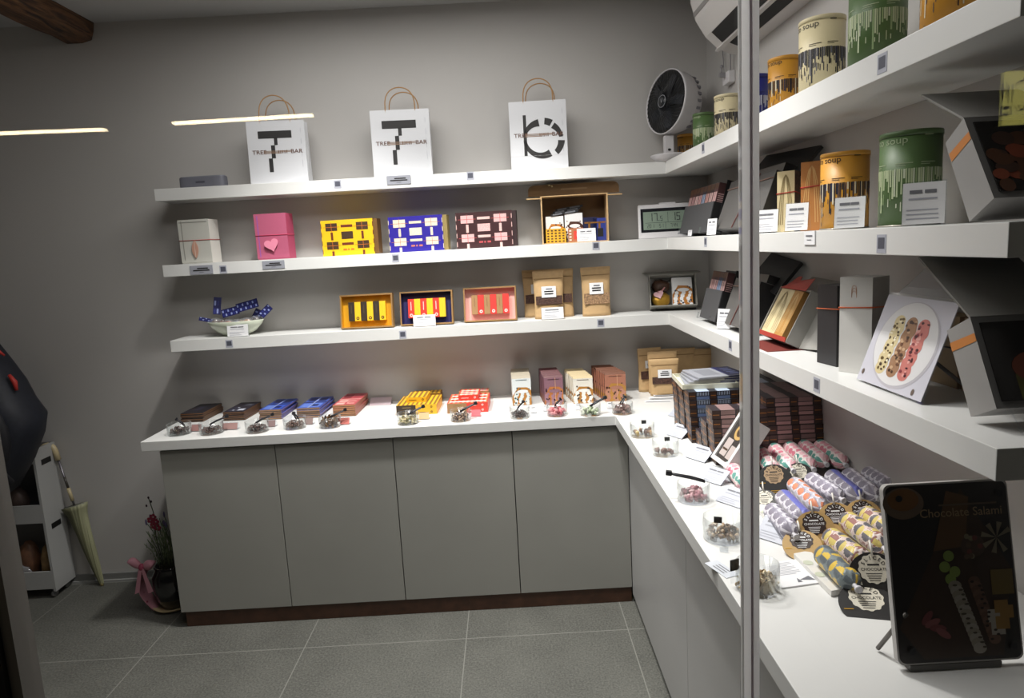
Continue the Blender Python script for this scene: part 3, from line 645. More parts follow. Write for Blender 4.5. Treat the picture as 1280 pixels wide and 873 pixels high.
# stand-up kraft pouches
def pouch(loc, rz, w, h, label, group, window=True, nibs='4a3026', lab=True, dep=.06, zipv=.84, win=(.3, .48), labv=(.45, .68), lean=0):
    t = thing('kraft_pouch', label, 'pouch', loc, rz, group, rx=-lean)
    mb = MB(); n, k = 12, 14; vs, fs = [], []
    def sec(v):
        d = dep * (1 - v) ** .8 * .5 + .0025
        ww = w / 2 * (1 - .05 * math.sin(PI * min(1, v * 1.1))) * (.95 + .05 * v); return d, ww
    for j in range(k + 1):
        v = j / k; d, ww = sec(v)
        for i in range(2 * n):
            a = 2 * PI * i / (2 * n); c, s_ = math.cos(a), math.sin(a)
            vs.append((ww * math.copysign(abs(c) ** .55, c), d * math.copysign(abs(s_) ** 1.1, s_) + dep * .5, v * h))
    m2 = 2 * n
    for j in range(k):
        for i in range(m2): fs.append((j * m2 + i, j * m2 + (i + 1) % m2, (j + 1) * m2 + (i + 1) % m2, (j + 1) * m2 + i))
    fs += [tuple(reversed(range(m2))), tuple(range(k * m2, k * m2 + m2))]
    mb.add(vs, fs, KRAFT, True)
    def fr(v0):
        d0, _ = sec(v0); return d0
    sl = math.atan2(fr(0) - fr(.8), .8 * h)
    F = FR((0, dep * .5 - fr(.0) - .001, 0), (1, 0, 0), (0, math.sin(sl), math.cos(sl)))
    mb.rect(FR((0, dep * .5 - fr(zipv) - .0012, h * zipv), (1, 0, 0), (0, 0, 1)), -w * .46, -.0018, w * .46, .0018, mat('kraft crease', '8f7048', .7))
    mb.build('bag', t)
    if window:
        v0, v1 = win; W = MB(); NB = mat('cocoa nibs ' + nibs, nibs, .6, noise=.6, scale=140, bump=.4)
        W.plate((-w * .42, dep * .5 - fr(v0) - .004, h * v0), (w * .42, dep * .5 - fr(v0) - .004, h * v0), (w * .42, dep * .5 - fr(v1) - .004, h * v1), (-w * .42, dep * .5 - fr(v1) - .004, h * v1), .003, NB); W.build('window', t)
    if lab:
        v0, v1 = labv; L_ = MB(); y0 = dep * .5 - fr(v0) - .0065; y1 = dep * .5 - fr(v1) - .0065; lw = w * .23
        L_.plate((-lw, y0, h * v0), (lw, y0, h * v0), (lw, y1, h * v1), (-lw, y1, h * v1), .0008, PAPER)
        F = FR((0, y0, h * v0), (1, 0, 0), (0, y1 - y0, h * (v1 - v0))); H = h * (v1 - v0)
        for q, (a, b) in enumerate(((-.4, .5), (-.65, .65), (-.62, .62))): L_.rect(F, lw * a, H * (.7 - .22 * q), lw * b, H * (.82 - .22 * q), INK if q else GREYINK)
        L_.build('label', t)
    return t
def pouch_px(ul, ur, vb, vt, yf, label, group, rz=0, **kw):
    cx, w, zt = place(ul, ur, vb, yf, vt); return pouch((cx, yf, S3 + .0006), rz, w, zt - S3, label, group, **kw)
G1 = 'kraft pouches on the lowest shelf'
pouch_px(655, 694, 395, 337.5, -.062, 'kraft pouch half hidden behind the left of the front pouch', G1, labv=(.5, .7), dep=.04)
pouch_px(680, 719, 393, 336.5, -.108, 'kraft pouch half hidden behind the right of the front pouch', G1, lab=False, dep=.04)
pouch_px(668, 707, 398, 339, -.155, 'front kraft pouch with a white price sign before it', G1, dep=.05)
pouch_px(728, 765.5, 394, 334, -.15, 'single kraft pouch of pale nibs near the shelf corner', G1, dep=.05, win=(.25, .47), nibs='9a7a5a')
p = P(691, 399, Y=-.19); sign_holder((p.x, -.196, S3), 0, .11, .062, 'white price sign in front of the group of kraft pouches', seed=6, lean=10)
# ================================================================== BACK COUNTER
# flat chocolate bars in five stacks
def bar_mesh(w, l, t, topm, edge, side, deco):
    b = MB(); b.box(-w / 2, w / 2, 0, l, 0, t, topm, front=edge, left=side, right=side, back=edge); return b
NAVD = mat('dark navy wrap', '1f1c24', .35); BRD = mat('dark brown wrap', '33231c', .4)
def bars(x, y, rz, n, w, l, th, kind, word):
    root = None
    cols = {'a': ('211d24', '2c211e', '3a2a22'), 'b': ('25202a', '372824', '4a3228'), 'c': ('2f4796', '8c7562', '4656b0'), 'd': ('40559f', '8f7a68', '4f62b8'), 'e': ('b04a50', 'b38462', 'b5685e')}[kind]
    tm, em, sm = [mat('wrap ' + c, c, .38) for c in cols]
    for k in range(n):
        z = ZC + .0004 + k * (th + .0004); j = (rnd.uniform(-.002, .002), rnd.uniform(-.003, .003), rnd.uniform(-1.2, 1.2))
        lab = f'{word} flat chocolate bar, {layer(k, n)} of its stack'
        if root is None:
            root = thing('chocolate_bar', lab, 'chocolate bar', (x + j[0], y + j[1], z), rz + R(j[2]), 'flat chocolate bars stacked on the back counter')
            mb = MB().box(-w / 2, w / 2, 0, l, 0, th, tm, front=em, back=em, left=sm, right=sm); F = topf(th, -w / 2)
            def r(u0, v0, u1, v1, m, lift=.0003): mb.rect(F, u0 * w, v0 * l, u1 * w, v1 * l, m, lift)
            for f, LL in ((front(0, -w / 2), w), (rightf(w / 2), l)): mb.rect(f, 0, th * .42, LL, th * .56, mat('copper edge', 'b57a44', .45), .0003); mb.rect(f, 0, 0, LL, th * .2, INK, .0003)  # dark base line paints the shaded gap between stacked bars
            if kind == 'a': r(.25, .3, .6, .75, mat('wrap sheen', '2c2a3a', .35)); r(.1, .42, .4, .5, BRD)
            if kind == 'b':
                r(.12, .1, .5, .5, mat('wrap sheen', '2c2a3a', .35)); r(.55, .12, .86, .3, mat('silver label', 'b9bcc9', .4), .0006); r(.3, .14, .4, .2, mat('silver label', 'b9bcc9', .4), .0006); r(.36, .4, .44, .46, mat('silver label', 'b9bcc9', .4), .0006); r(.5, .6, .86, .82, mat('wrap grey', '4a4a54', .4), .0006)
            if kind in 'cd':
                d1 = mat('deep blue print', '1e2450', .4); l1 = mat('pale blue print', '8fa3d6' if kind == 'd' else '5c78c8', .35)
                r(.08, .06, .44, .4, l1); r(.54, .06, .92, .4, l1 if kind == 'd' else mat('wrap blue', '3450b4', .35)); r(.56, .14, .82, .3, d1, .0006)
                r(0, .46, 1, .52, d1); r(.47, 0, .51, 1, mat('wrap blue rib', 'a9b7dc', .4), .0007); r(.1, .6, .42, .88, d1); r(.56, .6, .9, .88, d1)
            if kind == 'e':
                p1 = mat('pale rose print', 'dfa9a0', .4); d1 = mat('dark rose print', '7c2e34', .4)
                r(.08, .05, .46, .2, p1); r(.1, .26, .5, .4, p1); r(.56, .1, .9, .16, p1); r(.56, .28, .9, .34, p1); r(.56, .1, .6, .34, p1, .0006); r(0, .46, 1, .5, p1); r(.08, .56, .45, .9, d1); r(.56, .58, .9, .88, mat('rose print', 'a04148', .4))
            mb.build('wrapper', root)
        else: dup(root, (x + j[0], y + j[1], z), rz + R(j[2]), lab)
bars(-2.60, -.215, R(-3), 5, .112, .2, .0085, 'a', 'dark brown-black')
bars(-2.39, -.23, R(-3), 5, .105, .2, .0085, 'b', 'dark bar with silver label,')
bars(-2.205, -.25, R(-2), 5, .108, .225, .0095, 'c', 'royal blue')
bars(-2.02, -.26, R(-2), 5, .112, .235, .0095, 'd', 'light blue')
bars(-1.842, -.27, R(-2), 6, .108, .25, .009, 'e', 'rose red')

t = thing('shelf_card', 'lilac blank card lying flat against the back wall', 'card', (-1.71, -.075, ZC), R(-2))
MB().box(-.055, .055, 0, .06, 0, .002, mat('lilac card', 'b7a6ad', .5), T=Matrix.Rotation(R(28), 4, 'X')).box(-.055, .055, .03, .055, 0, .0015, ACRYL).build('card', t)

# striped yellow and red candy boxes
def striped_box(w, l, h, base, stripe, dark, mark, part_dark, name, label, loc, rz, group):
    t = thing('candy_box', label, 'candy box', loc, rz, group)
    mb = MB().box(-w / 2, w / 2, 0, l, 0, h, base); F = topf(h, -w / 2); n = max(4, int(w / .02))
    for i in range(n): mb.rect(F, w * (i + .25) / n, 0, w * (i + .75) / n, l, stripe, .0004)
    if name == 'r':
        for j in range(3): mb.rect(F, w * .05, l * (.12 + .3 * j), w * .95, l * (.19 + .3 * j), PAPER, .0007)
    F = front(0, -w / 2)
    if part_dark: mb.rect(F, 0, 0, w * .48, h, dark, .0004); mb.rect(F, w * .15, h * .42, w * .36, h * .58, mat('dim gold ink', '8a7446', .5), .0008)
    c = w * .87 if part_dark else w * .82
    mb.disc(F, c, h * .52, h * .22, h * .22, mark, n=14); mb.disc(F, c, h * .52, h * .1, h * .1, base, .0009, n=10); mb.rect(F, w * (.55 if part_dark else .12), h * .4, w * (.72 if part_dark else .5), h * .5, mark, .0005)
    mb.build('sleeve', t); return t
YB, YS, YD, YM = mat('box yellow', 'e8b32a', .45), mat('box brown stripe', '8a6428', .5), mat('box dark label', '3c2f22', .45), mat('box dark mark', '5a3a14', .5)
RB, RS, RD, RM = mat('box red', 'dc4436', .45), mat('box tan stripe', 'b98a62', .5), mat('box kraft label', 'a07a52', .55), mat('box white mark', 'f3d9d2', .5)
for base, stripe, dark, mark, nm, cx, cy, gname, hw in ((YB, YS, YD, YM, 'y', -1.49, -.315, 'yellow', 'yellow'), (RB, RS, RD, RM, 'r', -1.2475, -.332, 'red', 'red')):
    g = f'{gname} striped candy boxes on the back counter'; hh = .0235
    striped_box(.192, .2, hh, base, stripe, dark, mark, True, nm, f'wide {hw} striped candy box, lower one of the {hw} pile', (cx, cy, ZC + .0004), R(-2), g)
    striped_box(.192, .2, hh, base, stripe, dark, mark, True, nm, f'wide {hw} striped candy box, upper one of the {hw} pile', (cx, cy, ZC + .0008 + hh), R(-2), g)
    striped_box(.096, .13, .024, base, stripe, dark, mark, False, nm, f'small {hw} candy box on top of the {hw} pile', (cx + (-.005 if nm == 'y' else .004), cy + .055, ZC + .0012 + 2 * hh), R(-2), g)
    striped_box(.15, .07, .052, stripe, base, dark, mark, False, nm, f'shaded {hw} striped candy box standing behind the {hw} pile', (cx + .02, cy + .222, ZC + .0004), R(-2), g)

# rows of upright candy packs
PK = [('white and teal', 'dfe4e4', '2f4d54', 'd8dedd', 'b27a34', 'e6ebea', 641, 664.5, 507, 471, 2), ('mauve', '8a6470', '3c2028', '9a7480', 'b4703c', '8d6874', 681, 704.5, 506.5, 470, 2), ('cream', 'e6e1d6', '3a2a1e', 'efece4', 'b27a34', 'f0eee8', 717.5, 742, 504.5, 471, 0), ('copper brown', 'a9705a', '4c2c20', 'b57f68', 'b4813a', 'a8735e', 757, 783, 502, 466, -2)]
for r_, (word, body, dot, blob, ground, labc, ul, ur, vb, vt, rz) in enumerate(PK):
    yf = P((ul + ur) / 2, vb, Z=ZC).y; yf = min(yf, -.2); a, b = P(ul, vb, Y=yf), P(ur, vb, Y=yf); w = b.x - a.x; cx = (a.x + b.x) / 2; h = P((ul + ur) / 2, vt, Y=yf).z - ZC
    n = 7; d = .0315; dx = [.0, -.002, -.004, -.006][r_]; root = None; bm2, sm2 = mat('pack ' + word, body, .42), mat('pack side ' + word, body, .5)
    for k in range(n):
        lab = f'{word} candy pack, {"front one" if k == 0 else ["", "second", "third", "fourth", "fifth", "sixth", "last"][k] + " from the front"} of its row'
        loc = (cx + dx * k + rnd.uniform(-.0015, .0015), yf + k * (d + .001), ZC + .0005)
        if root is None:
            root = thing('candy_pack', lab, 'candy pack', loc, R(rz), f'{word} candy packs in a row')
            mb = MB(); w2 = w / 2; hh = h * .93
            # carton with slightly roofed top
            V = [(-w2, 0, 0), (w2, 0, 0), (w2, d, 0), (-w2, d, 0), (-w2, 0, hh), (w2, 0, hh), (w2, d, hh), (-w2, d, hh), (-w2, d * .4, h), (w2, d * .4, h), (w2, d * .6, h), (-w2, d * .6, h)]
            TP = mat('pack top ' + word, ('9a917f', '5a3236', 'b9a884', '6a412e')[r_], .45)  # shelf shadow mixed into the printed flap colour
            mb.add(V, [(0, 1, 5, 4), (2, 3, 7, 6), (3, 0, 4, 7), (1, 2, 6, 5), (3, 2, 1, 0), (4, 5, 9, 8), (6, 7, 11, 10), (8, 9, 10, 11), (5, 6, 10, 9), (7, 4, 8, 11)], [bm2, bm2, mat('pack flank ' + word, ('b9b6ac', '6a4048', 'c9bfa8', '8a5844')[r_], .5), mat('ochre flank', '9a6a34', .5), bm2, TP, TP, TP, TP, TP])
            blob_front(mb, front(0, -w2), w, hh, mat('pack ground ' + word, ground, .45), mat('pack blob ' + word, blob, .45), mat('pack dot ' + word, dot, .45), mat('pack label ' + word, labc, .45), 11 + r_, .46)
            mb.rect(front(0, -w2), w * .2, hh * .93, w * .8, hh * .95, mat('pack dot ' + word, dot, .45)); mb.build('carton', root)
            if r_ in (1, 3): MB().box(w * .08, w * .1, -.0016, -.0004, 0, hh, mat('pack seam ' + word, 'd9a98a', .4)).build('seal_strip', root)
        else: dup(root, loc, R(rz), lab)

# clear sample dishes
def dish(loc, r, h, label, group='clear sample dishes'):
    t = thing('sample_dish', label, 'dish', loc, 0, group)
    prof = [(0, 0), (r * .96, 0), (r, .003), (r, h), (r - .0022, h), (r - .0022, .006), (0, .006)]
    MB().lathe(prof, DISHG, 30).build('dish', t)
    return t
def chips(loc, r, n, cols, s, kind, label, cat='samples', hmax=.03):
    """loose crumbs nobody could count: one heap"""
    mb = MB(); ms = [mat('crumb ' + c, c, .55) for c in cols]; q = random.Random(int(loc[0] * 1e4) ^ n)
    for i in range(n):
        a = q.uniform(0, 2 * PI); rr = r * math.sqrt(q.random()); x, y = rr * math.cos(a), rr * math.sin(a); z = s * .5 + q.random() * hmax * (1 - (rr / r) ** 2 * .55)
        T = Matrix.Translation((x, y, z)) @ Euler((q.uniform(0, 6), q.uniform(0, 6), q.uniform(0, 6))).to_matrix().to_4x4()
        m = q.choice(ms)
        if kind == 'ball': mb.ell((0, 0, 0), (s, s * .92, s * .9), m, 8, 6, T=T)
        elif kind == 'curl': mb.box(-s * 1.6, s * 1.6, -s * .5, s * .5, -s * .2, s * .2, m, T=T)
        else: mb.ell((0, 0, 0), (s * q.uniform(.7, 1.2), s * q.uniform(.5, .9), s * q.uniform(.4, .8)), m, 5, 4, T=T, jit=.2)
    o = mb.build('sample_heap'); o.location = (loc[0], loc[1], loc[2] + .0065); tag(o, label, cat, 'samples lying in the clear dishes', 'stuff'); return o
def tongs(loc, L, rz, label, tip='black', rx=R(-12)):
    t = thing('sample_tongs', label, 'tongs', loc, rz, 'small black tongs in the dishes')
    mb = MB(); TM = mat('dark tong grip', '222226', .4)
    for s in (-1, 1): mb.tube([(-L * .5, s * .005, -.006), (-L * .1, s * .006, .0), (L * .3, s * .004, .002), (L * .5, 0, .004)], .0035, TM, n=6)
    mb.box(L * .42, L * .58, -.007, .007, -.002, .011, TM); mb.build('arms', t); t.rotation_euler = Euler((0, rx, rz)); return t
BD = [(225, 546, 25, 'b', ('3a2119', '50322a', '2a1812'), 'fine dark brown chips', 'first dish from the free counter end'), (265, 545, 26, 'b', ('4a2c24', '5d4038', '2c1a15'), 'dark brown chips', 'second dish from the free counter end'), (322, 543, 26, 'b', ('4a3029', '6a4a44', '2a1714'), 'reddish dark chips', 'dish before the royal blue bars'), (369, 538.5, 26, 'b', ('5c3f31', '74554a', '3c251c'), 'mid brown chips', 'dish before the light blue bars'), (413, 537, 26, 'p', ('5e4026', '7c5a38', '3e2415'), 'tall heap of brown curls', 'dish before the rose red bars'), (510.5, 533, 26, 'p', ('c8b68a', '9c8a56', 'ddcfa8', '8a8a50'), 'pale yellow green curls', 'dish before the yellow boxes'), (576, 529, 26, 'p', ('6a4630', 'a87e58', '3c2216', 'c9a88a'), 'brown and tan curls', 'dish before the red boxes'), (650, 525.5, 25, 'b', ('33211a', '45302a'), 'dark coffee brown beans', 'dish before the white and teal packs'), (696.5, 522.5, 26, 'ball', ('b0404c', 'c96a70', '8e2c36', 'd98c90'), 'red round balls', 'dish before the mauve packs'), (738, 522, 26, 'ball', ('b9c2a4', 'd5dac4', 'e3e3d6', '9aa884'), 'pale green and white balls', 'dish before the cream packs'), (778, 520, 26, 'ball', ('6a4a44', '8a6a62', '4a2e2a'), 'brown round balls', 'dish before the copper brown packs')]
for k, (u, v, wpx, kind, cols, what, where) in enumerate(BD):
    p = P(u, v - 3.5, Z=ZC); d = (p - CAM).length; r = wpx * d / FPX / 2
    hh = .05 if k not in (7, 8) else .052
    dish((p.x, p.y, ZC + .0004), r, hh, f'clear glass sample {where}')
    chips((p.x, p.y, ZC), r * .82, {'b': 170, 'p': 90, 'ball': 60}[kind], cols, {'b': .0055, 'p': .0068, 'ball': .0085}[kind], {'b': 'b', 'p': 'curl', 'ball': 'ball'}[kind], f'heap of {what} in the {where}', hmax=.026 if k not in (4,) else .042)
    if k in (1, 2, 4, 5, 6, 9): tongs((p.x + .035, p.y - .0, ZC + hh + .008), .08, R(20), f'small dark tongs resting across the {where}', rx=R(-14))
    if k in (0, 3, 7, 8, 10): tongs((p.x + .004, p.y + .01, ZC + hh + .002), .045, R(200 + 20 * k), f'small dark tongs standing in the {where}', rx=R(-38))

# little slanted clear signs beside the dishes, reflections painted as card tints
SG = [(245, 540, 'pinkish brown slanted sign behind the first dish', '9a7470', .05), (287, 538, 'pinkish brown slanted sign behind the second dish', 'a4827e', .075), (339, 534.5, 'brownish slanted sign behind the dish before the royal blue bars', '8f7876', .04), (386, 531.5, 'brownish slanted sign behind the dish before the light blue bars', '8d7a76', .04), (431, 531.5, 'rose slanted sign behind the dish before the rose red bars', 'c8746c', .045), (530, 525, 'peach slanted sign behind the dish before the yellow boxes', 'e0b488', .05), (595, 521.5, 'pink slanted sign behind the dish before the red boxes', 'dc6f76', .046)]
for k, (u, v, lab, c, w) in enumerate(SG):
    p = P(u, v, Z=ZC); sign_holder((p.x, p.y, ZC + .0004), R(-4), w, .036, lab, mat('reflection tint card ' + c, c, .4), 25, 'tinted slanted signs beside the sample dishes')
for k, (u, v, lab) in enumerate(((667, 517, 'tiny white sign right of the white and teal packs'), (683, 515, 'tiny white sign left of the dish of red balls'), (723, 513.5, 'tiny white sign before the cream packs'), (763, 511.5, 'tiny white sign before the copper brown packs'))):
    p = P(u, v, Z=ZC); sign_holder((p.x, p.y, ZC + .0004), R(-3), .028, .034, lab, CARD, 20, 'tiny white signs before the candy packs', seed=20 + k)
# ================================================================== TOP SHELF, RIGHT RUN
# circulating fan in the corner
n_ = Vector((-.90, -.40, .10)).normalized()
t = thing('desk_fan', 'white desk fan with black grille in the corner of the top shelf', 'fan', (-.235, -.17, S1))
FW_ = mat('fan white', 'c9c6c8', .4)
MB().lathe([(0, 0), (.05, 0), (.06, .004), (.086, .028), (.082, .034), (.03, .038), (0, .038)], FW_, 28).build('base', t)
mb = MB(); mb.box(-.022, .022, -.016, .016, .034, .12, FW_); mb.build('neck', t, bevel=.004)
mb = MB(); mb.disc(FR((-.0, -.0165, .055), (1, 0, 0), (0, 0, 1)), 0, 0, .008, .006, BLACK, n=12); mb.build('knob', t)
C0 = Vector((-.0, .0, .272)); zax = n_; xax = Vector((0, 0, 1)).cross(zax).normalized(); yax = zax.cross(xax)
M = Matrix.Identity(4)
for i in range(3): M[i][0], M[i][1], M[i][2], M[i][3] = xax[i], yax[i], zax[i], C0[i]
rr = .148
head = MB(); head.lathe([(0, -.155), (.045, -.15), (.085, -.13), (.12, -.095), (.14, -.05), (rr - .002, 0), (rr, .012), (rr - .004, .018), (rr - .007, .01)], FW_, 36, T=M)
ho = head.build('head', t)
vn = MB()
for i in range(9):
    a = R(-60 + 14 * i)
    vn.box(.112, .1335, -.006, .006, -.088, -.066, mat('fan vent', '77757a', .5), T=M @ Matrix.Rotation(a, 4, 'Z'))
vn.build('vents', ho)
gr = MB(); gr.lathe([(0, .0), (rr - .006, .008)], BLACK, 36, T=M)
FG = mat('fan grille', '1c1e22', .3)
for i in range(44):
    a0 = 2 * PI * i / 44; pts = []
    for k in range(7):
        q = k / 6; rad = .03 + (rr - .038) * q; a = a0 + .5 * q; pts.append(M @ Vector((rad * math.cos(a), rad * math.sin(a), .030 - .016 * q * q)))
    gr.tube(pts, .0013, FG, n=4)
for rad, z in ((.06, .027), (.1, .022)):
    gr.tube([M @ Vector((rad * math.cos(2 * PI * k / 30), rad * math.sin(2 * PI * k / 30), z)) for k in range(30)], .0012, FG, n=4, closed=True)
gr.build('grille', t)
cp = MB(); cp.lathe([(.03, .026), (.03, .033), (0, .034)], FG, 24, T=M); cp.lathe([(.026, .0345), (.0285, .0345)], mat('fan ring', '8e9096', .4), 24, T=M)
cp.text(M, 'V', .03, 0, 0, mat('fan ring', '8e9096', .4), .036); cp.build('hub_cap', t)
bl = MB()
for i in range(5):
    a = 2 * PI * i / 5
    bl.add([tuple(M @ Matrix.Rotation(a, 4, 'Z') @ Vector(q)) for q in ((.02, -.012, .008), (.12, -.035, .012), (.125, .03, .004), (.02, .014, .003))], [(0, 1, 2, 3)], mat('fan blade', '2c2e33', .35))
bl.build('blades', t)

# paper cans with drip print
CANC = {'orange': ('c98f2e', ('1d1b22', '2a2c44', 'd8cdb0', '232020'), '3a2a14'), 'green': ('4c6639', ('a8b48e', 'c3cab0', '8aa070', 'b4bf9a'), '9aa886'), 'cream': ('d8cba4', ('1c1b22', '2b2e44', '6a6a72', '15141a'), '3a3428'), 'blue': ('2a2f7c', ('c7cbe0', '1a1d44', 'e2e4ee', '9aa2d0'), '14163a')}
def can(loc, r, h, kind, label, group, textrot=0):
    base, drips, ink = CANC[kind]; t = thing('paper_can', label, 'paper can', loc, 0, group); q = random.Random(sum(map(ord, label)))
    CM = mat('can ' + kind, base, .45); B = MB(); B.lathe([(0, 0), (r, 0), (r, h - .012), (r, h - .012)], CM, 48)
    def wrap(rad):
        return lambda p: (rad * math.cos(PI + textrot + p[0] / r), rad * math.sin(PI + textrot + p[0] / r), p[1])
    IK = mat('can ink ' + kind, ink, .5)
    # local +u runs to the right for a viewer facing the front (-X)
    B.text(Matrix.Identity(4), 'choco soup', h * .105, 0, h * .9, IK, .0, 'CENTER', 1.15, wrap(r + .0006), bold=.006)
    def band(a0, a1, z0, z1, m, rad):
        st = max(1, int((a1 - a0) / .15)); vs = []
        for i in range(st + 1):
            a = a0 + (a1 - a0) * i / st; vs += [(rad * math.cos(a), rad * math.sin(a), z0), (rad * math.cos(a), rad * math.sin(a), z1)]
        B.add(vs, [(2 * i, 2 * i + 2, 2 * i + 3, 2 * i + 1) for i in range(st)], m)
    dm = [mat('drip ' + c, c, .5) for c in drips]; n = 84; top = h * .6
    amp = [.1 + .3 * abs(math.sin(i * .37 + q.random())) for i in range(n)]
    for i in range(n):
        a = 2 * PI * i / n; wd = 2 * PI / n * q.uniform(.55, .95)
        L = h * (q.uniform(.08, .26) + (.22 * q.random() if q.random() < .3 else 0))
        band(a, a + wd, top - L, top + h * .006 * q.random(), dm[i % 4 if q.random() < .6 else 0], r + .0006)
        if q.random() < .5:
            z = top - L - h * q.uniform(.02, .1); band(a, a + wd * .6, z - h * q.uniform(.03, .12), z, q.choice(dm), r + .0007)
    for a0, a1 in ((2.0, 2.5), (2.75, 3.3), (3.7, 4.25), (4.5, 5.0)): band(a0, a1, h * .655, h * .664, IK, r + .0006); band(a0, a0 + (a1 - a0) * .6, h * .635, h * .642, IK, r + .0006)
    band(4.6, 4.9, h * .93, h * .945, IK, r + .0006)
    B.build('tube', t)
    MB().lathe([(r - .0005, h - .0115), (r + .0012, h - .0115), (r + .0012, h - .001), (r, h), (r - .004, h), (r - .005, h - .004), (0, h - .004)], CM, 48).build('lid', t)
    MB().lathe([(r + .0002, 0), (r + .0014, .0005), (r + .0014, .003), (r + .0002, .0035)], mat('can rim metal', 'a9a49a', .35, .7), 48).build('bottom_rim', t)
    return t
GC = 'printed paper cans on the top shelf'
for (kind, u0, u1, vt, X, lab) in (('orange', 847, 867, 134, -.125, 'small orange paper can beside the fan'), ('green', 866.5, 893, 118.5, -.16, 'green paper can with pale drips, between the fan-side orange can and a cream can'), ('cream', 893.5, 925.5, 98, -.15, 'cream paper can next to the small green one on the top shelf'), ('blue', 925, 962, 79, -.14, 'royal blue paper can half hidden by the window joint strip'), ('orange', 961, 1001, 50.5, -.14, 'orange paper can between the blue and the large cream one'), ('cream', 1000, 1054, 9, -.145, 'large cream paper can with black drips near the middle of the top right shelf'), ('green', 1063, 1129, -40, -.145, 'large green paper can cut off by the upper edge'), ('orange', 1155, 1226, -110, -.15, 'orange paper can nearest the window on the top shelf')):
    yv = {847: 185, 866.5: 174, 893.5: 160, 925: 140, 961: 120, 1000: 90, 1063: 60, 1155: 20}[u0]
    c = P((u0 + u1) / 2, yv, X=X); d = math.hypot(c.x - CAM.x, c.y - CAM.y); dd = (c - CAM).dot(FW)
    r = dd * (u1 - u0) / FPX / 2 * .985; h = P((u0 + u1) / 2, vt, X=X).z - S1
    h = min(h, r * 3.55)
    can((c.x, c.y, S1 + .0005), r, h, kind, lab, GC)

# small white router on the wall behind the cans
pr = P(911, 88, X=-.012)
t = thing('mounted_router', 'small white router with an upright antenna on the right wall above the cream can', 'router', (-.0005, pr.y, pr.z - .06))
MB().box(-.03, 0, -.05, .03, 0, .05, WHITEP).build('body', t, bevel=.004)
MB().box(-.055, -.03, -.012, -.0, .03, .05, mat('router bracket', '8f8d90', .5)).ell((-.045, -.006, .075), (.008, .008, .008), mat('router bracket', '8f8d90', .5)).tube([(-.045, -.006, .045), (-.045, -.006, .075)], .004, mat('router bracket', '8f8d90', .5), n=8).build('bracket', t)
MB().tube([(-.018, -.038, .05), (-.018, -.038, .16)], .0035, mat('router antenna', 'a5a2a5', .5), n=8).build('antenna', t)
MB().tube([(-.01, .03, .02), (-.012, .06, .05), (-.01, .075, .12), (-.008, .10, .19), (-.008, .115, .27)], .002, mat('router cable', '8b898b', .5), n=6).build('cable', t)

# air conditioner on the right wall
t = thing('air_conditioner', 'white wall air conditioner with dark slots above the cans', 'air conditioner', (0, -.5, 2.40)); inv = None
AW = mat('air conditioner white', 'cfccca', .35)
prf = [(0, 0), (-.05, .004), (-.105, .028), (-.155, .075), (-.195, .14), (-.215, .21), (-.22, .29), (-.2, .355), (-.16, .385), (0, .385)]
mb = MB(); y1 = -.98; n = len(prf)
vs = [(x - .0005, 0, z) for x, z in prf] + [(x - .0005, y1, z) for x, z in prf]
mb.add(vs, [(i, i + 1, n + i + 1, n + i) for i in range(n - 1)] + [(n - 1, 0, n, 2 * n - 1), tuple(reversed(range(n))), tuple(range(n, 2 * n))], AW); mb.build('housing', t)
def on(pa, pb, y0, y1_, m, lift=.002):
    (x0, z0), (x1, z1) = pa, pb; d = Vector((x1 - x0, 0, z1 - z0)).normalized(); nn = Vector((-d.z, 0, d.x)); nn = nn if nn.x < 0 else -nn
    mb = MB(); a = [Vector((x0, y0, z0)), Vector((x1, y0, z1)), Vector((x1, y1_, z1)), Vector((x0, y1_, z0))]; a = [q + nn * lift for q in a]
    mb.add([tuple(q) for q in a] + [tuple(q - nn * (lift + .0005)) for q in a], [(0, 3, 2, 1), (4, 5, 6, 7), (0, 1, 5, 4), (1, 2, 6, 5), (2, 3, 7, 6), (3, 0, 4, 7)], m); return mb
SL = mat('air slot dark', '0c0d0f', .6)
on((-.11, .033), (-.153, .074), -.075, y1 + .05, SL).build('outlet_slot', t)
on((-.055, .0065), (-.092, .0215), -.11, y1 + .05, SL, .0025).build('lower_slot', t)
on((-.097, .025), (-.109, .031), .01, y1 - .0, AW, .01).build('louver', t)
on((-.2, .155), (-.204, .172), .0, y1, mat('air seam', '8d8b89', .5), .002).build('panel_seam', t)

# ================================================================== MIDDLE SHELF
# digital thermometer clock
rz = R(-8); p0, p1 = P(799.5, 296, Y=-.14), P(868, 293, Y=-.14); w = p1.x - p0.x
h = .165
t = thing('digital_clock', 'white framed digital clock showing 17.5 on a grey green display', 'clock', ((p0.x + p1.x) / 2, -.135, S2 + .001), R(-6), rx=-R(9))
mb = MB().box(-w / 2, w / 2, 0, .022, 0, h, WHITEP); mb.build('case', t, bevel=.004)
MB().box(-w / 2 + .012, w / 2 - .012, -.0016, 0, .03, h - .02, mat('clock bezel', '14171c', .25)).build('bezel', t)
s = MB(); s.box(-w / 2 + .024, w / 2 - .024, -.0026, -.0016, .042, h - .036, mat('lcd glass', '7f8f80', .3)); F = front(-.0026)
SEG = {'0': 'abcdef', '1': 'bc', '2': 'abged', '3': 'abgcd', '4': 'fgbc', '5': 'afgcd', '6': 'afgedc', '7': 'abc', '8': 'abcdefg', '9': 'abfgcd'}
LCD = mat('lcd segment', '20262a', .4)
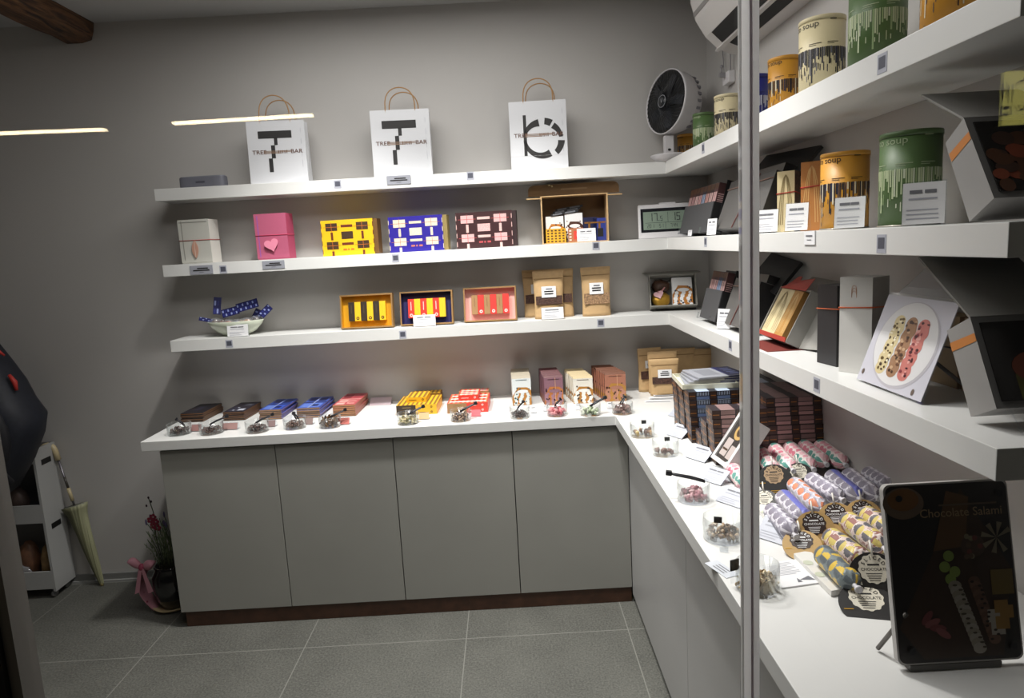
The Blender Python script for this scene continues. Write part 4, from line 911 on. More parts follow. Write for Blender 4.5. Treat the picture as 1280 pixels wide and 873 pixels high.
def digit(c, x, y, W, H):
    th = W * .2; g = th * .2
    seg = dict(a=(0, H - th, W, H), d=(0, 0, W, th), g=(0, H / 2 - th / 2, W, H / 2 + th / 2), f=(0, H / 2 + g, th, H), b=(W - th, H / 2 + g, W, H), e=(0, 0, th, H / 2 - g), c=(W - th, 0, W, H / 2 - g))
    for k in SEG[c]: a = seg[k]; s.rect(F, x + a[0], y + a[1], x + a[2], y + a[3], LCD)
for c, x in (('1', -.082), ('7', -.058)): digit(c, x, .083, .017, .038)
s.rect(F, -.036, .083, -.032, .087, LCD); digit('5', -.028, .083, .011, .024)
for c, x in (('1', .028), ('5', .05)): digit(c, x, .083, .017, .038)
for k, (c, x) in enumerate((('2', -.09), ('0', -.08), ('1', -.066), ('5', -.034), ('1', -.022), ('7', .02), ('4', .034), ('4', .044))): digit(c, x, .05, .008, .018)
s.rect(F, -.1, .074, .1, .0755, LCD); s.rect(F, .008, .074, .0095, .125, LCD); s.rect(F, -.004, .045, -.0025, .074, LCD)
s.build('display', t)
MB().box(-.03, .05, .004, .018, h - .001, h + .008, WHITEP).build('top_button', t, bevel=.003)

def lean_box(y0, y1, X, z, h, th, lean, name, label, cat, group=None, turn=0):
    """box facing the aisle (-X), leaning back on its rear lower edge; returns thing with local x along the shelf"""
    L = abs(y1 - y0); t = thing(name, label, cat, (X, (y0 + y1) / 2, z + th * math.sin(lean) + .0006), R(-90) + turn, group, rx=-lean); return t, L
STKC = [('5a3a34', 'c9a2a0'), ('4a3230', 'b58c8c'), ('3e2c30', 'd5b4b0'), ('54383a', 'c59a98'), ('2f3140', '8f9cb4'), ('4a2e2a', 'c0928c'), ('3a2a2c', 'cbaaa6'), ('5a3c3c', 'd0aaa8')]
def stick_box(y0, y1, X, z, h, hs, lean, label, word, n=8, blue=()):
    th = .062; t, L = lean_box(y0, y1, X, z, h, th, lean, 'display_box', label, 'display box', 'charcoal boxes of chocolate sticks'); w2 = L / 2; e = .004
    mb = MB(); mb.box(-w2, w2, 0, e, 0, h, GREYB); mb.box(-w2, w2, th - e, th, 0, h * 1.05, BLACKB); mb.box(-w2, -w2 + e, e, th - e, 0, h, GREYB); mb.box(w2 - e, w2, e, th - e, 0, h, BLACKB); mb.box(-w2 + e, w2 - e, e, th - e, 0, e, BLACKB); mb.build('body', t)
    MB().box(-w2 + .005, w2 + .012, th + .0006, th + .005, h * .3, hs * 1.06, BLACKB).box(w2 + .008, w2 + .012, th - .03, th + .005, h * .3, hs * 1.06, BLACKB).build('lid', t)
    M = wmat(t); sw = (L - .014) / n
    for i in range(n):
        c, m2 = STKC[i % 8] if i not in blue else ('30384e', '8fa4c4')
        s = thing('chocolate_stick', f'{"bluish" if i in blue else "pink banded"} chocolate stick, {["farthest from the window", "second from the far end", "third from the far end", "fourth from the far end", "fourth from the window", "third from the window", "second from the window", "nearest the window"][i]} in the {word} stick box', 'chocolate stick', tuple(M @ Vector((-w2 + .007 + sw * (i + .5), th * .5, e))), R(-90), f'chocolate sticks in the {word} charcoal box', -lean)
        q = MB().box(-sw / 2 + .0006, sw / 2 - .0006, -.022, .022, 0, hs - e, mat('stick wrap ' + c, c, .4)); F = front(-.022)
        q.rect(F, -sw * .38, h * .86, sw * .38, hs * .80, mat('stick band ' + m2, m2, .4)); q.rect(F, -sw * .38, hs * .86, sw * .38, hs * .97, mat('stick cap', '6a4a30', .4), .0005); q.rect(F, -sw * .05, h * .86, sw * .05, hs * .97, mat('stick wrap ' + c, c, .4), .0009)
        F2 = rightf(sw / 2 - .0006)
        for k in range(6): q.rect(F2, -.018, h * .9 + k * .008, .018, h * .9 + .004 + k * .008, mat('stick band ' + m2, m2, .4))
        q.build('wrapper', s)
    f = MB()
    for xx in (-w2 * .8, w2 * .75): f.box(xx - .012, xx + .012, -.016, th * .5, -.006, -.0015, ACRYL)
    f.box(-w2 * .8 - .012, -w2 * .8 + .012, -.016, -.013, -.006, .02, ACRYL); f.box(w2 * .75 - .012, w2 * .75 + .012, -.016, -.013, -.006, .02, ACRYL); f.build('clear_stand', t)
    return t
ya, yb = P(850.5, 292, X=-.2).y, P(885, 293, X=-.2).y
stick_box(ya, yb, -.205, S2, .126, .205, R(14), 'charcoal box of upright chocolate sticks beside the digital clock', 'middle shelf')
ya, yb = P(871, 398, Z=S3 + .01).y, P(890, 409, Z=S3 + .01).y
stick_box(ya, -.735, -.205, S3, .128, .205, R(15), 'charcoal box of upright chocolate sticks on the lowest shelf near the corner', 'lowest shelf', blue=(4, 5))

def dark_case(y0, y1, X, z, h, lean, label, lidside, rib):
    th = .07; t, L = lean_box(y0, y1, X, z, h, th, lean, 'gift_case', label, 'gift case', 'charcoal gift cases with raised black lids'); w2 = L / 2
    MB().box(-w2, w2, 0, th, 0, h, mat('case grey', '5a5856', .55), right=BLACKB).build('body', t, bevel=.002)
    MB().box(-w2, w2, th * .3, th, h + .001, h + .03, mat('case collar', '6e6a66', .55), top=BLACKB, right=BLACKB).build('collar', t)
    MB().plate((-w2 + .02, th * .6, h + .005), (w2 + .05, th * .6, h - .03), (w2 + .05, th * 1.3, h + .10), (-w2 + .02, th * 1.3, h + .13), .012, BLACKB).build('lid', t)
    c = MB(); RC = mat('dusk red ribbon', '7c4440', .6)
    c.tube([(-w2 * .1, -.003, 0), (w2 * .15, -.003, h * .6), (w2 * .4, -.003, h)], .002, RC, n=5); c.tube([(-w2, -.002, h * .82), (w2, -.002, h * .86)], .0022, mat('case cord', '8a6c60', .6), n=5); c.build('ribbon', t)
    MB().ell((w2 * .45, -.006, h * .72), (.012, .005, .016), mat('case tag', '57342c', .5) if not rib else mat('case tag pink', 'd8b0ac', .5)).build('seal', t)
    return t
ya, yb = P(893, 292, X=-.2).y, P(946, 293, X=-.2).y
dark_case(ya - .01, yb, -.2, S2, .19, R(20), 'charcoal gift case leaning behind the window joint on the middle shelf', 1, 0)
ya, yb = P(916, 418, Z=S3).y, P(947, 424, Z=S3).y
dark_case(-.80, -1.05, -.2, S3, .18, R(20), 'charcoal gift case leaning behind the window joint on the lowest shelf', 1, 1)

# string tied boxes
def tall_box(loc, rz, w, d, h, fm, sm, cordm, cz, label, group, deco=None):
    t = thing('tall_gift_box', label, 'gift box', loc, rz, group)
    mb = MB().box(-w / 2, w / 2, 0, d, 0, h, fm, right=sm, left=fm, top=fm)
    if deco: deco(mb, w, d, h)
    mb.build('body', t, bevel=0)
    if cordm: MB().tube([(-w / 2 - .0015, -.0015, cz), (w / 2 + .0015, -.0015, cz + .004), (w / 2 + .0015, d + .0015, cz), (-w / 2 - .0015, d + .0015, cz - .003)], .0018, cordm, n=5, closed=True).build('cord', t)
    return t
RCORD = mat('bright red cord', 'b8302a', .6); OCORD = mat('orange cord', 'd4683a', .6)
CRB = mat('cream printed board', 'd6c79c', .5); WOV = mat('woven brown print', '5a3c22', .55, noise=.9, scale=160); KRB = mat('orange kraft print', 'ad7238', .55); 
def tree_lines(mat_):
    def f(mb, w, d, h):
        F = front(0, -w / 2)
        for k, s in enumerate((.42, .3, .18)):
            pts = [(w * (.5 - s * math.cos(a)), h * (.12 + .82 * math.sin(a) ** 1.5)) for a in [PI * i / 10 for i in range(11)]]
            for (x0, y0), (x1, y1) in zip(pts, pts[1:]):
                dx, dy = x1 - x0, y1 - y0; l = math.hypot(dx, dy) or 1; nx, ny = -dy / l * .0012, dx / l * .0012
                mb.ngon(F, [(x0 - nx, y0 - ny), (x0 + nx, y0 + ny), (x1 + nx, y1 + ny), (x1 - nx, y1 - ny)][::-1], mat_)
    return f
yy = P(975, 288, X=-.17)
q = P(982, 288, X=-.15); tall_box((q.x, q.y, S2 + .0005), R(-38), .052, .06, .2 * .93, CRB, WOV, RCORD, .118, 'slim cream gift box with red cord right of the window joint', 'string tied slim gift boxes on the middle shelf', tree_lines(mat('fine line ink', '8a7a52', .5)))
q = P(1014, 287, X=-.13); tall_box((q.x, q.y, S2 + .0005), R(-38), .06, .05, .198, KRB, WOV, RCORD, .125, 'slim orange brown gift box with red cord beside the orange can', 'string tied slim gift boxes on the middle shelf', tree_lines(mat('gold line ink', 'd0a468', .5)))

GM = 'printed paper cans on the middle shelf'
for kind, u0, u1, vt, X, lab in (('orange', 1027, 1082.5, 192, -.12, 'orange paper can on the middle shelf behind a price sign'), ('green', 1101, 1169.5, 167, -.12, 'dark green paper can with pale drips on the middle shelf')):
    c = P((u0 + u1) / 2, 285, X=X); dd = (c - CAM).dot(FW); r = dd * (u1 - u0) / FPX / 2 * .985
    can((c.x, c.y, S2 + .0005), r, P((u0 + u1) / 2, vt, X=X).z - S2, kind, lab, GM)
for u, w, hh, rz, lab, sd, tt in ((889, .06, .078, -50, 'white price sign between the stick box and the charcoal case', 31, None), (862, .035, .035, -60, 'tiny clear sign at the foot of the middle shelf stick box', 32, None), (957.5, .095, .084, -38, 'white price sign touching the right side of the window joint', 33, None), (995, .085, .092, -38, 'white price sign before the slim orange brown gift box', 34, None), (1061, .092, .088, -36, 'white price sign in front of the orange can', 35, None), (1153, .1, .098, -34, 'large white price sign in front of the dark green can', 36, None)):
    q = P(u, 289, X=-.225); sign_holder((q.x, q.y, S2 + .0005), R(rz), w * .74, hh * .88, lab, CARD, 10, 'white price signs along the middle shelf', sd)

# display cases with a picture front painted dark as the unlit side, facing the window
def photo_case(xl, xr, pts, label, art, lidpts=None, legs=False):
    """pts: (Y,Z) of the four corners of the side: top back, top front, bottom front, bottom back"""
    (tb, tf, bf, bb) = pts
    t = thing('display_case', label, 'display case', (xl, bf[0], bf[1])); o = Vector((xl, bf[0], bf[1])); inv = Matrix.Translation(-o)
    mb = MB(); WB = mat('case white board', '9a9896', .5); W2 = mat('case shaded front', '6a6967', .5)
    A = [(xl, *tb), (xl, *tf), (xl, *bf), (xl, *bb)]; B = [(xr, *tb), (xr, *tf), (xr, *bf), (xr, *bb)]
    mb.add(A + B, [(0, 3, 2, 1), (4, 5, 6, 7), (0, 1, 5, 4), (2, 3, 7, 6), (3, 0, 4, 7), (1, 2, 6, 5)], [WB, WB, WB, WB, WB, W2]); mb.build('body', t, inv)
    up = Vector((0, tf[0] - bf[0], tf[1] - bf[1])); H = up.length; F = FR((xl, *bf), (1, 0, 0), up); W = xr - xl
    pic = MB(); pic.T = F; pic.box(.012, W - .012, .012, H - .012, .0005, .003, mat('case shaded panel', '15120f', .15)); pic.T = Matrix.Identity(4)
    art(pic, F, W, H); pic.build('picture_panel', t, inv)
    sd = Vector((0, tb[0] - tf[0], tb[1] - tf[1])); st = MB(); OR = mat('orange seal strip', 'c9803e', .5)
    a = Vector((xl - .0008, tf[0], tf[1])); dn = -up.normalized()
    st.add([tuple(a + dn * .03), tuple(a + sd + dn * .025), tuple(a + sd + dn * .042), tuple(a + dn * .045)], [(0, 1, 2, 3)], OR); st.build('seal_strip', t, inv)
    if lidpts:
        l = MB(); l.plate(*lidpts, .004, mat('lid grey board', '8a8884', .6)); l.build('lid', t, inv)
    if legs:
        lg = MB()
        for xx in (xl + .03, xr - .05): lg.tube([(xx, bf[0] + .01, bf[1] - .001), (xx, bf[0] - .02, S3 + .004), (xx + .03, bf[0] - .03, S3 + .003), (xx + .04, bf[0] + .0, bf[1] - .001)], .0018, ACRYL, n=6)
        lg.build('wire_stand', t, inv)
    return t
def art_sweets(mb, F, W, H):
    q = random.Random(4)
    for k in range(34):
        c = q.choice(('4a2c18', '7a3a22', '3a2418', '6a4a1e', '52301a')); mb.disc(F, q.uniform(.1, .9) * W, q.uniform(.1, .75) * H, q.uniform(.012, .022), q.uniform(.01, .016), mat('photo ' + c, c, .4), .0032 + k * .00005, 12)
def art_figure(mb, F, W, H):
    mb.disc(F, W * .62, H * .55, .03, .034, mat('photo orange', '8a4426', .4), .0033); mb.rect(F, W * .25, H * .08, W * .8, H * .35, mat('photo olive', '4e4a1c', .4), .0032); mb.disc(F, W * .5, H * .42, .05, .03, mat('photo rust', '6a3420', .4), .0035)
    for k in range(4): mb.ngon(F, [(W * (.45 + .05 * k), H * .4), (W * (.3 + .15 * k), H * .07), (W * (.32 + .15 * k), H * .07)], mat('photo pale', '7a7660', .4), .0038)
tb, tf, bf, bb = [(q.y, q.z) for q in (P(1182, 172, X=-.2), P(1205, 140, X=-.2), P(1243, 240, X=-.2), P(1212, 270, X=-.2))]
dz = S2 + .003 - min(bb[1], bf[1]); p2 = P(1152, 118, X=-.2); photo_case(-.2, -.01, [(a, b + dz) for a, b in (tb, tf, bf, bb)], 'white display case with dark picture at the window end of the middle shelf', art_sweets, [(-.2, tf[0] + .001, tf[1] + .001 + dz), (-.01, tf[0] + .001, tf[1] + .001 + dz), (-.01, p2.y, p2.z), (-.2, p2.y, p2.z)])
tb, tf, bf, bb = [(q.y, q.z) for q in (P(1183, 427, X=-.2), P(1212, 411, X=-.2), P(1245, 526, X=-.2), P(1213, 535, X=-.2))]
dz = S3 + .012 - min(bb[1], bf[1]); pl = P(1148, 326, X=-.2)
photo_case(-.2, -.01, [(a, b + dz) for a, b in (tb, tf, bf, bb)], 'white display case with dark picture at the window end of the lowest shelf', art_figure, [(-.2, tf[0], tf[1] + dz + .001), (-.01, tf[0], tf[1] + dz + .001), (-.01, pl.y, S2 - TH - .006), (-.2, pl.y, S2 - TH - .006)], True)

# ================================================================== LOWEST SHELF, CORNER AND RIGHT RUN
# open grey box with sweets in the corner
rz = R(-14); p0, p1 = P(813.5, 386, Z=S3 + .01), P(871, 390, Z=S3 + .01)
p0 = P(813.5, 388, Y=-.12); p1 = P(871, 388, Y=-.12); w = (p1.x - p0.x); h = .165; d = .075
t = thing('open_gift_box', 'open grey gift box of sweets tilted back in the shelf corner', 'gift box', ((p0.x + p1.x) / 2, -.125, S3 + .028), R(-8), rx=-R(22)); w2 = w / 2; e = .004; M = wmat(t)
mb = MB(); mb.box(-w2, w2, 0, d, 0, e, GREYBOX); mb.box(-w2, w2, 0, d, h - e, h, GREYBOX); mb.box(-w2, -w2 + e, 0, d, e, h - e, GREYBOX); mb.box(w2 - e, w2, 0, d, e, h - e, GREYBOX); mb.box(-w2 + e, w2 - e, d - e, d, e, h - e, GREYBOX); mb.build('tray', t)
l = MB(); l.slab([(-w2, 0), (w2, 0), (w2 + .03, .02), (w2 + .02, .05), (-w2 - .0, .06), (-w2 - .03, .035)], .003, GREYBOX, T=FR((0, .01, h + .001), (1, 0, 0), (0, .7, .45))); l.build('lid', t)
def in_box(name, label, cat, x, y, z): return thing(name, label, cat, tuple(M @ Vector((x, y, z))), R(-8), 'sweets in the open grey gift box', -R(22))
s = in_box('candy_bag', 'small dark bag of gold sweets on the left in the open grey box', 'candy bag', -w2 * .5, d - e - .0005, e + .001)
mb = MB().ell((0, -.024, .042), (.05, .022, .041), GOLD, jit=.1).ell((.004, -.024, .11), (.042, .02, .034), mat('brown sweets bag', '4a3020', .5), jit=.2); mb.build('bag', s)
mb = MB(); mb.tube([(-.015, -.043, .08), (.0, -.046, .074), (.02, -.044, .1)], .004, mat('pink ribbon', 'd79a98', .5), n=6); mb.build('ribbon', s)
pts = [(.0014 * 16 * math.sin(a) ** 3 * 1.1, .0014 * (13 * math.cos(a) - 5 * math.cos(2 * a) - 2 * math.cos(3 * a) - math.cos(4 * a))) for a in [2 * PI * i / 30 for i in range(30)]]
MB().slab(pts[::-1], .003, mat('pale heart tag', 'e3b4ba', .5), T=FR((-.012, -.054, .06), (1, 0, .3), (-.3, 0, 1))).build('heart_tag', s)
s = in_box('candy_pack', 'white candy pack with black dots on the right in the open grey box', 'candy pack', w2 * .42, .03, e + .001)
bw, bh = .098, .15; mb = MB().box(-bw / 2, bw / 2, 0, .036, 0, bh, PAPER); blob_front(mb, front(0, -bw / 2), bw, bh, OCHRE, PAPER, mat('blue black dot', '23283a', .5), PAPER, 8, .5); mb.build('carton', s)
for u, v, w, hh, lab, sd in ((904, 412, .06, .082, 'white price sign between the lowest shelf stick box and charcoal case', 41),):
    q = P(u, v, Z=S3); sign_holder((max(q.x, -.235), q.y, S3 + .0005), R(-48), w, hh, lab, CARD, 10, 'white price signs on the lowest right shelf', sd)

# red and cream cookie box in an open grey box
A0, A1 = P(956, 425, Z=S3 + .012), P(986, 440, Z=S3 + .012); lean = R(27)
th = .05; h = .175; L = .225; t = thing('cookie_box', 'open grey gift box with red paper, cream and kraft cookie packs', 'gift box', (-.185, -1.255, S3 + th * math.sin(lean) + .002), R(-90), rx=-lean); M = wmat(t); w2 = L / 2; e = .004; GB = mat('cookie grey board', '93918c', .55)
mb = MB(); mb.box(-w2, w2, 0, th, 0, e, GB); mb.box(-w2, w2, 0, th, h - e, h, GB); mb.box(-w2, -w2 + e, 0, th, e, h - e, GB); mb.box(w2 - e, w2, 0, th, e, h - e, GB); mb.box(-w2 + e, w2 - e, th - e, th, e, h - e, GB); mb.build('tray', t)
l = MB(); l.plate((-w2, th, h), (w2 + .02, th, h), (w2 + .05, th + .06, h + .115), (-w2 - .0, th + .045, h + .1), .004, GB); l.plate((w2 - .0, th - .003, .0), (w2 + .09, th + .02, .02), (w2 + .05, th + .02, h * .85), (w2, th - .003, h * .98), .004, GB); l.build('lid', t)
RP = mat('brick red paper', 'a8392c', .55)
r_ = MB(); r_.plate((-w2 + .005, -.003, h * .97), (w2 - .03, -.003, h * .97), (w2 + .01, -.012, h * 1.2), (w2 * .1, -.006, h * 1.14), .0015, RP); r_.plate((-w2 * .95, .004, h * .97), (-w2 * .0, .004, h * .97), (-w2 * .35, .02, h * 1.27), (-w2 * .55, .02, h * 1.27), .0015, RP); r_.plate((-w2, -.002, .0), (w2 * .98, -.002, .0), (w2 * .98, -.006, .014), (-w2, -.006, .014), .0015, RP); r_.build('red_paper', t)
for k, (x0, x1, m, dm, lab) in enumerate(((-w2 + .008, -w2 * .02, CRB, mat('fine line ink', '8a7a52', .5), 'cream cookie pack on the left in the red lined grey box'), (-w2 * .02 + .002, w2 * .55, mat('honey kraft print', 'b98a4a', .5), mat('pale honey ink', 'd8b880', .5), 'honey brown cookie pack on the right in the red lined grey box'))):
    s = thing('cookie_pack', lab, 'cookie pack', tuple(M @ Vector(((x0 + x1) / 2, .004, e + .0005))), R(-90), 'cookie packs in the red lined box', -lean); w = x1 - x0
    mb = MB().box(-w / 2, w / 2, 0, .035, 0, h - 2 * e - .002, m); tree_lines(dm)(mb, w, .035, h * .95); mb.build('pack', s)
mb = MB(); mb.box(-.245, -.12, -1.38, -1.16, S3 + .0003, S3 + .0015, mat('painted red shadow', '6e2c26', .6)); tag(mb.build('shadow_sheet'), 'painted red shadow sheet under the cookie box', 'painted shadow');  # thin sheet paints the reddish shadow under the leaning box

GT = 'tall gift boxes with orange cord on the lowest shelf'
q = P(1024, 461, Z=S3); tall_box((-.178, -1.615, S3 + .0005), R(-80), .08, .06, .215, mat('black tall board', '2b2a2c', .5), BLACKB, OCORD, .15, 'tall black gift box with orange cord beside the white one', GT, None)
def mono(mb, w, d, h):
    F = front(0, -w / 2)
    for k in range(3): mb.arc(F, w * .45, h * (.865 - .028 * k), .007, .013, .0014, .0014, 200, -20, mat('copper emblem', 'b98a6a', .5)); mb.arc(F, w * .45, h * (.865 - .028 * k), .007, .013, .0014, .0014, 20 + 180, 160, mat('copper emblem', 'b98a6a', .5))
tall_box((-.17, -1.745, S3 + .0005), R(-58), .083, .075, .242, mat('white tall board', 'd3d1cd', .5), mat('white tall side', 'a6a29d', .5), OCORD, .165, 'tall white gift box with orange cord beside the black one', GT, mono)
for k, (y, lab) in enumerate(((-1.90, 'kraft box behind the salami photo board, farther from the window'), (-2.03, 'kraft box behind the salami photo board, nearer the window'))):
    tall_box((-.055, y, S3 + .0005), R(-90), .115, .05, .16, mat('kraft box board', '8e7654', .6), KRAFTD, BLACK if k == 0 else mat('orange cord', 'd4683a', .6), .085, lab, 'kraft boxes behind the salami photo board')

# clear board with a picture of sliced salami on a plate
b0, b1 = P(1065, 476.5, Z=S3), P(1144, 507, Z=S3); W = abs(b1.y - b0.y); lean = R(20); X = -.206
t = thing('photo_board', 'clear stand with a photo of three chocolate salamis on a plate', 'photo board', (X, (b0.y + b1.y) / 2, S3 + .002), R(-90), rx=-lean); w2 = W / 2; H = .215
MB().box(-w2 - .003, w2 + .003, .0012, .0035, 0, H * 1.03, ACRYL).build('clear_sheet', t)
MB().slab([(-w2 * .75, 0), (w2 * .75, 0), (w2 * .25, .075), (-w2 * .1, .08)], .002, clear('grey clear acrylic', (.8, .8, .82), .06), T=FR((0, .0035, H * 1.031), (1, 0, 0), (0, 0, 1))).build('top_tab', t)
mb = MB(); mb.box(-w2, w2, -.0006, .001, .004, H, mat('photo white ground', 'c9c8d2', .35)); F = front(-.0006, -w2, 0)
mb.disc(F, W * .52, H * .5, W * .44, H * .46, mat('photo plate rim', 'b9b6bd', .35), .0004, 40); mb.disc(F, W * .51, H * .51, W * .42, H * .44, mat('photo plate', 'dcdbdc', .35), .0006, 40)
q = random.Random(5)
for k, (x, c, ds) in enumerate(((.32, 'd8c79a', ('4a3a2a', '6a5632', 'f0e6c8')), (.5, 'a07a5c', ('4a3428', 'c9a684', '6e4a36')), (.67, 'c97a72', ('4a2228', 'e0a39a', '8a3f44')))):
    m = mat('photo salami ' + c, c, .4)
    for j in range(15):
        y = H * (.22 + .036 * j); mb.disc(F, W * (x + .012 * math.sin(j * 1.7) - .02 + .05 * (j / 15) ), y, W * .078, W * .066, m, .0008 + .00002 * j, 14)
    for j in range(34):
        y = H * (.2 + .56 * q.random()); mb.disc(F, W * (x - .015 + .05 * (y / H - .2) + q.uniform(-.058, .058)), y, W * q.uniform(.012, .026), W * q.uniform(.008, .018), mat('photo speck ' + ds[j % 3], ds[j % 3], .4), .0013 + j * .00001, 9)
mb.disc(F, W * .06, H * .12, W * .02, W * .028, mat('photo nut', '6a5c54', .4), .0008, 10); mb.disc(F, W * .86, H * .08, W * .02, W * .03, mat('photo nut', '6a5c54', .4), .0008, 10)
mb.build('photo', t)
MB().tube([(w2 * .55, .01, .1), (w2 * .9, .12, .049)], .004, mat('easel leg', '3c3836', .5), n=8).build('easel_leg', t)
# ================================================================== CORNER POUCHES AND BAR STACKS
GP = 'kraft pouches in the counter corner'
for ul, ur, vt, y, rz, lab, kw in ((808, 871, 437, -.05, 0, 'large kraft pouch at the back of the counter corner group', dict(dep=.045, lab=False, window=False)), (858, 893, 437, -.04, 0, 'kraft pouch at the far right of the corner group', dict(dep=.04, lab=False, window=False)), (799, 830, 436, -.108, R(8), 'kraft pouch at the left edge of the corner group', dict(dep=.05, labv=(.55, .72))), (811, 848, 440.5, -.16, 0, 'kraft pouch with folded top behind the front corner pouch', dict(dep=.045, lab=False)), (813, 850, 450, -.215, R(-3), 'front kraft pouch of the corner with white label and dark window', dict(dep=.05, win=(.33, .52), labv=(.5, .72)))):
    a, b = P(ul, 480, Y=y), P(ur, 480, Y=y); h = P((ul + ur) / 2, vt, Y=y).z - ZC
    pouch(((a.x + b.x) / 2, y, ZC + .0005), rz, b.x - a.x, h, lab, GP, **kw)

# paper leaflets fanned on the counter in front of the pouches
for k in range(4):
    q = P(822 + 5 * k, 502 - 3.6 * k, Z=ZC); t = thing('leaflet', f'thin grey leaflet before the corner pouches, {layer(k, 4)} of four', 'leaflet', (q.x, q.y, ZC + .0005 + .0022 * k), R(-6 + 3 * k), 'leaflets fanned before the corner pouches')
    MB().box(-.06, .06, -.02, .02, 0, .0016, CARD).rect(topf(.0017, -.06, -.02), .004, .002, .116, .012, GREYINK, .0003).build('sheet', t)

# long chocolate boxes: one kind of block with two bands
def long_box(w, d, h, base, bandA, bandB, copper, kind):
    mb = MB().box(0, w, -d, 0, 0, h, base); F = front(-d)
    segs = [(.16, .42), (.58, .84)]
    for a, b in segs:
        mb.rect(F, w * a, h * .50, w * b, h * .96, bandA if kind == 'p' else base, .0004)
        if kind == 'b':
            n = 8
            for i in range(n): mb.rect(F, w * (a + (b - a) * (i + .2) / n), h * .52, w * (a + (b - a) * (i + .6) / n), h * .92, bandA, .0007)
        mb.rect(F, w * a, h * .08, w * b, h * .42, bandB, .0004)
    for a, b in ((.0, .14), (.44, .56), (.86, 1)): mb.rect(F, w * a, h * .04, w * b, h * .96, mat('box brown band', '3c2a22', .4), .0004); mb.rect(F, w * (a + .01), h * .44, w * (b - .01), h * .54, copper, .0007)
    T = topf(h, 0, -d)
    for a, b in segs: mb.rect(T, w * a, 0, w * b, d, bandA, .0003)
    for f, L in ((leftf(0, 0), d), (rightf(w, -d), d)):
        mb.rect(f, L * .04, h * .08, L * .30, h * .92, mat('box end dark', '2a2a34', .4), .0004); mb.rect(f, L * .36, h * .1, L * .6, h * .9, mat('box end copper', '7d5c48', .45), .0004); mb.rect(f, L * .66, h * .08, L * .96, h * .92, mat('box brown band', '3c2a22', .4), .0004); mb.rect(f, L * .05, h * .42, L * .95, h * .54, copper, .0007)
    return mb
COP = mat('copper foil line', 'a06a34', .4, .3)
def block(x, y, n, rows, cols, w, d, h, kind, word, slant, base, bA, bB, skip=lambda r, c, k: False, rz=R(-2)):
    root = None; rowname = ['back row', 'middle row', 'front row'][3 - rows:]
    for k in range(n):
        for r in range(rows):
            for c in range(cols):
                if skip(r, c, k): continue
                lab = f'{word} chocolate box, {layer(k, n)}, {rowname[r]}, {"aisle side" if c == 0 else "wall side"} of its block'
                dx, dy = (n - 1 - k) * slant[0], (n - 1 - k) * slant[1]
                loc = (x + dx + c * (w + .002) + rnd.uniform(-.0015, .0015), y + dy - r * (d + .0015), ZC + .0004 + k * (h + .0003))
                if root is None:
                    root = thing('chocolate_box', lab, 'chocolate box', loc, rz, f'{word} chocolate boxes stacked on the right counter'); long_box(w, d, h, base, bA, bB, COP, kind).build('box', root)
                else: dup(root, loc, rz, lab)
q0, q1, q2, q3 = P(845, 527, Z=ZC), P(860, 552.5, Z=ZC), P(868, 557, Z=ZC), P(887, 580, Z=ZC)
BLUB, PNKB = mat('dark blue box', '23252f', .4), mat('dark brown box', '2b2227', .4)
bw = .182
block(-.373, -.70, 6, 3, 2, bw, .088, .0318, 'b', 'blue striped', (.0012, -.003), BLUB, mat('pale blue stripe', 'a9b7cc', .4), mat('steel blue band', '63779c', .4))
block(-.368, -.982, 7, 3, 2, bw, .079, .0308, 'p', 'pink banded', (.0014, -.0026), PNKB, mat('dusty brown pink', '8d7270', .4), mat('dusty pink band', 'b5918f', .4), lambda r, c, k: c == 0 and k >= (2, 4, 6)[r])

# white tray and thin packs on top of the blue block
zt = ZC + 6 * .0321 + .0008
t = thing('shallow_tray', 'pale cream tray lying on top of the blue striped boxes', 'tray', (-.275, -.82, zt), R(-4))
CT_ = mat('cream tray', 'd5d2bd', .5); mb = MB(); mb.box(-.105, .105, -.11, .11, 0, .004, CT_)
for a in ((-.105, -.101, -.11, .11), (.101, .105, -.11, .11), (-.101, .101, -.11, -.106), (-.101, .101, .106, .11)): mb.box(*a, .004, .018, CT_)
mb.build('tray', t)
for k in range(4):
    t = thing('thin_pouch', f'thin silver and navy pouch on the cream tray, {layer(k, 4)}', 'pouch', (-.262 + .008 * k, -.81 - .004 * k, zt + .0045 + .0095 * k), R(-8 + 5 * k), 'thin silver and navy pouches on the cream tray')
    mb = MB(); SV = mat('silver film', 'a9abb4', .3, .25); mb.box(-.095, .02, -.085, .085, 0, .008, SV); mb.box(.02, .10, -.085, .085, 0, .0085, mat('navy film', '23265a', .35)); F = topf(.0085, -.095, -.085)
    mb.rect(topf(.008, -.095, -.085), .03, .03, .1, .14, mat('dim silver', '83858d', .35), .0004)
    for i in range(4): mb.rect(F, .14, .03 + .03 * i, .175, .045 + .03 * i, NAVYL, .0004)
    mb.build('pouch', t, bevel=.002)
q = P(878, 499, Z=ZC); dish((q.x - .0, min(q.y, -.31), ZC + .0004), .05, .05, 'clear dish half hidden behind the blue striped boxes'); chips((q.x, min(q.y, -.31), ZC), .04, 90, ('5a5654', '6e6865', '484442'), .0075, 'b', 'heap of grey brown pieces in the dish behind the blue boxes', hmax=.024)

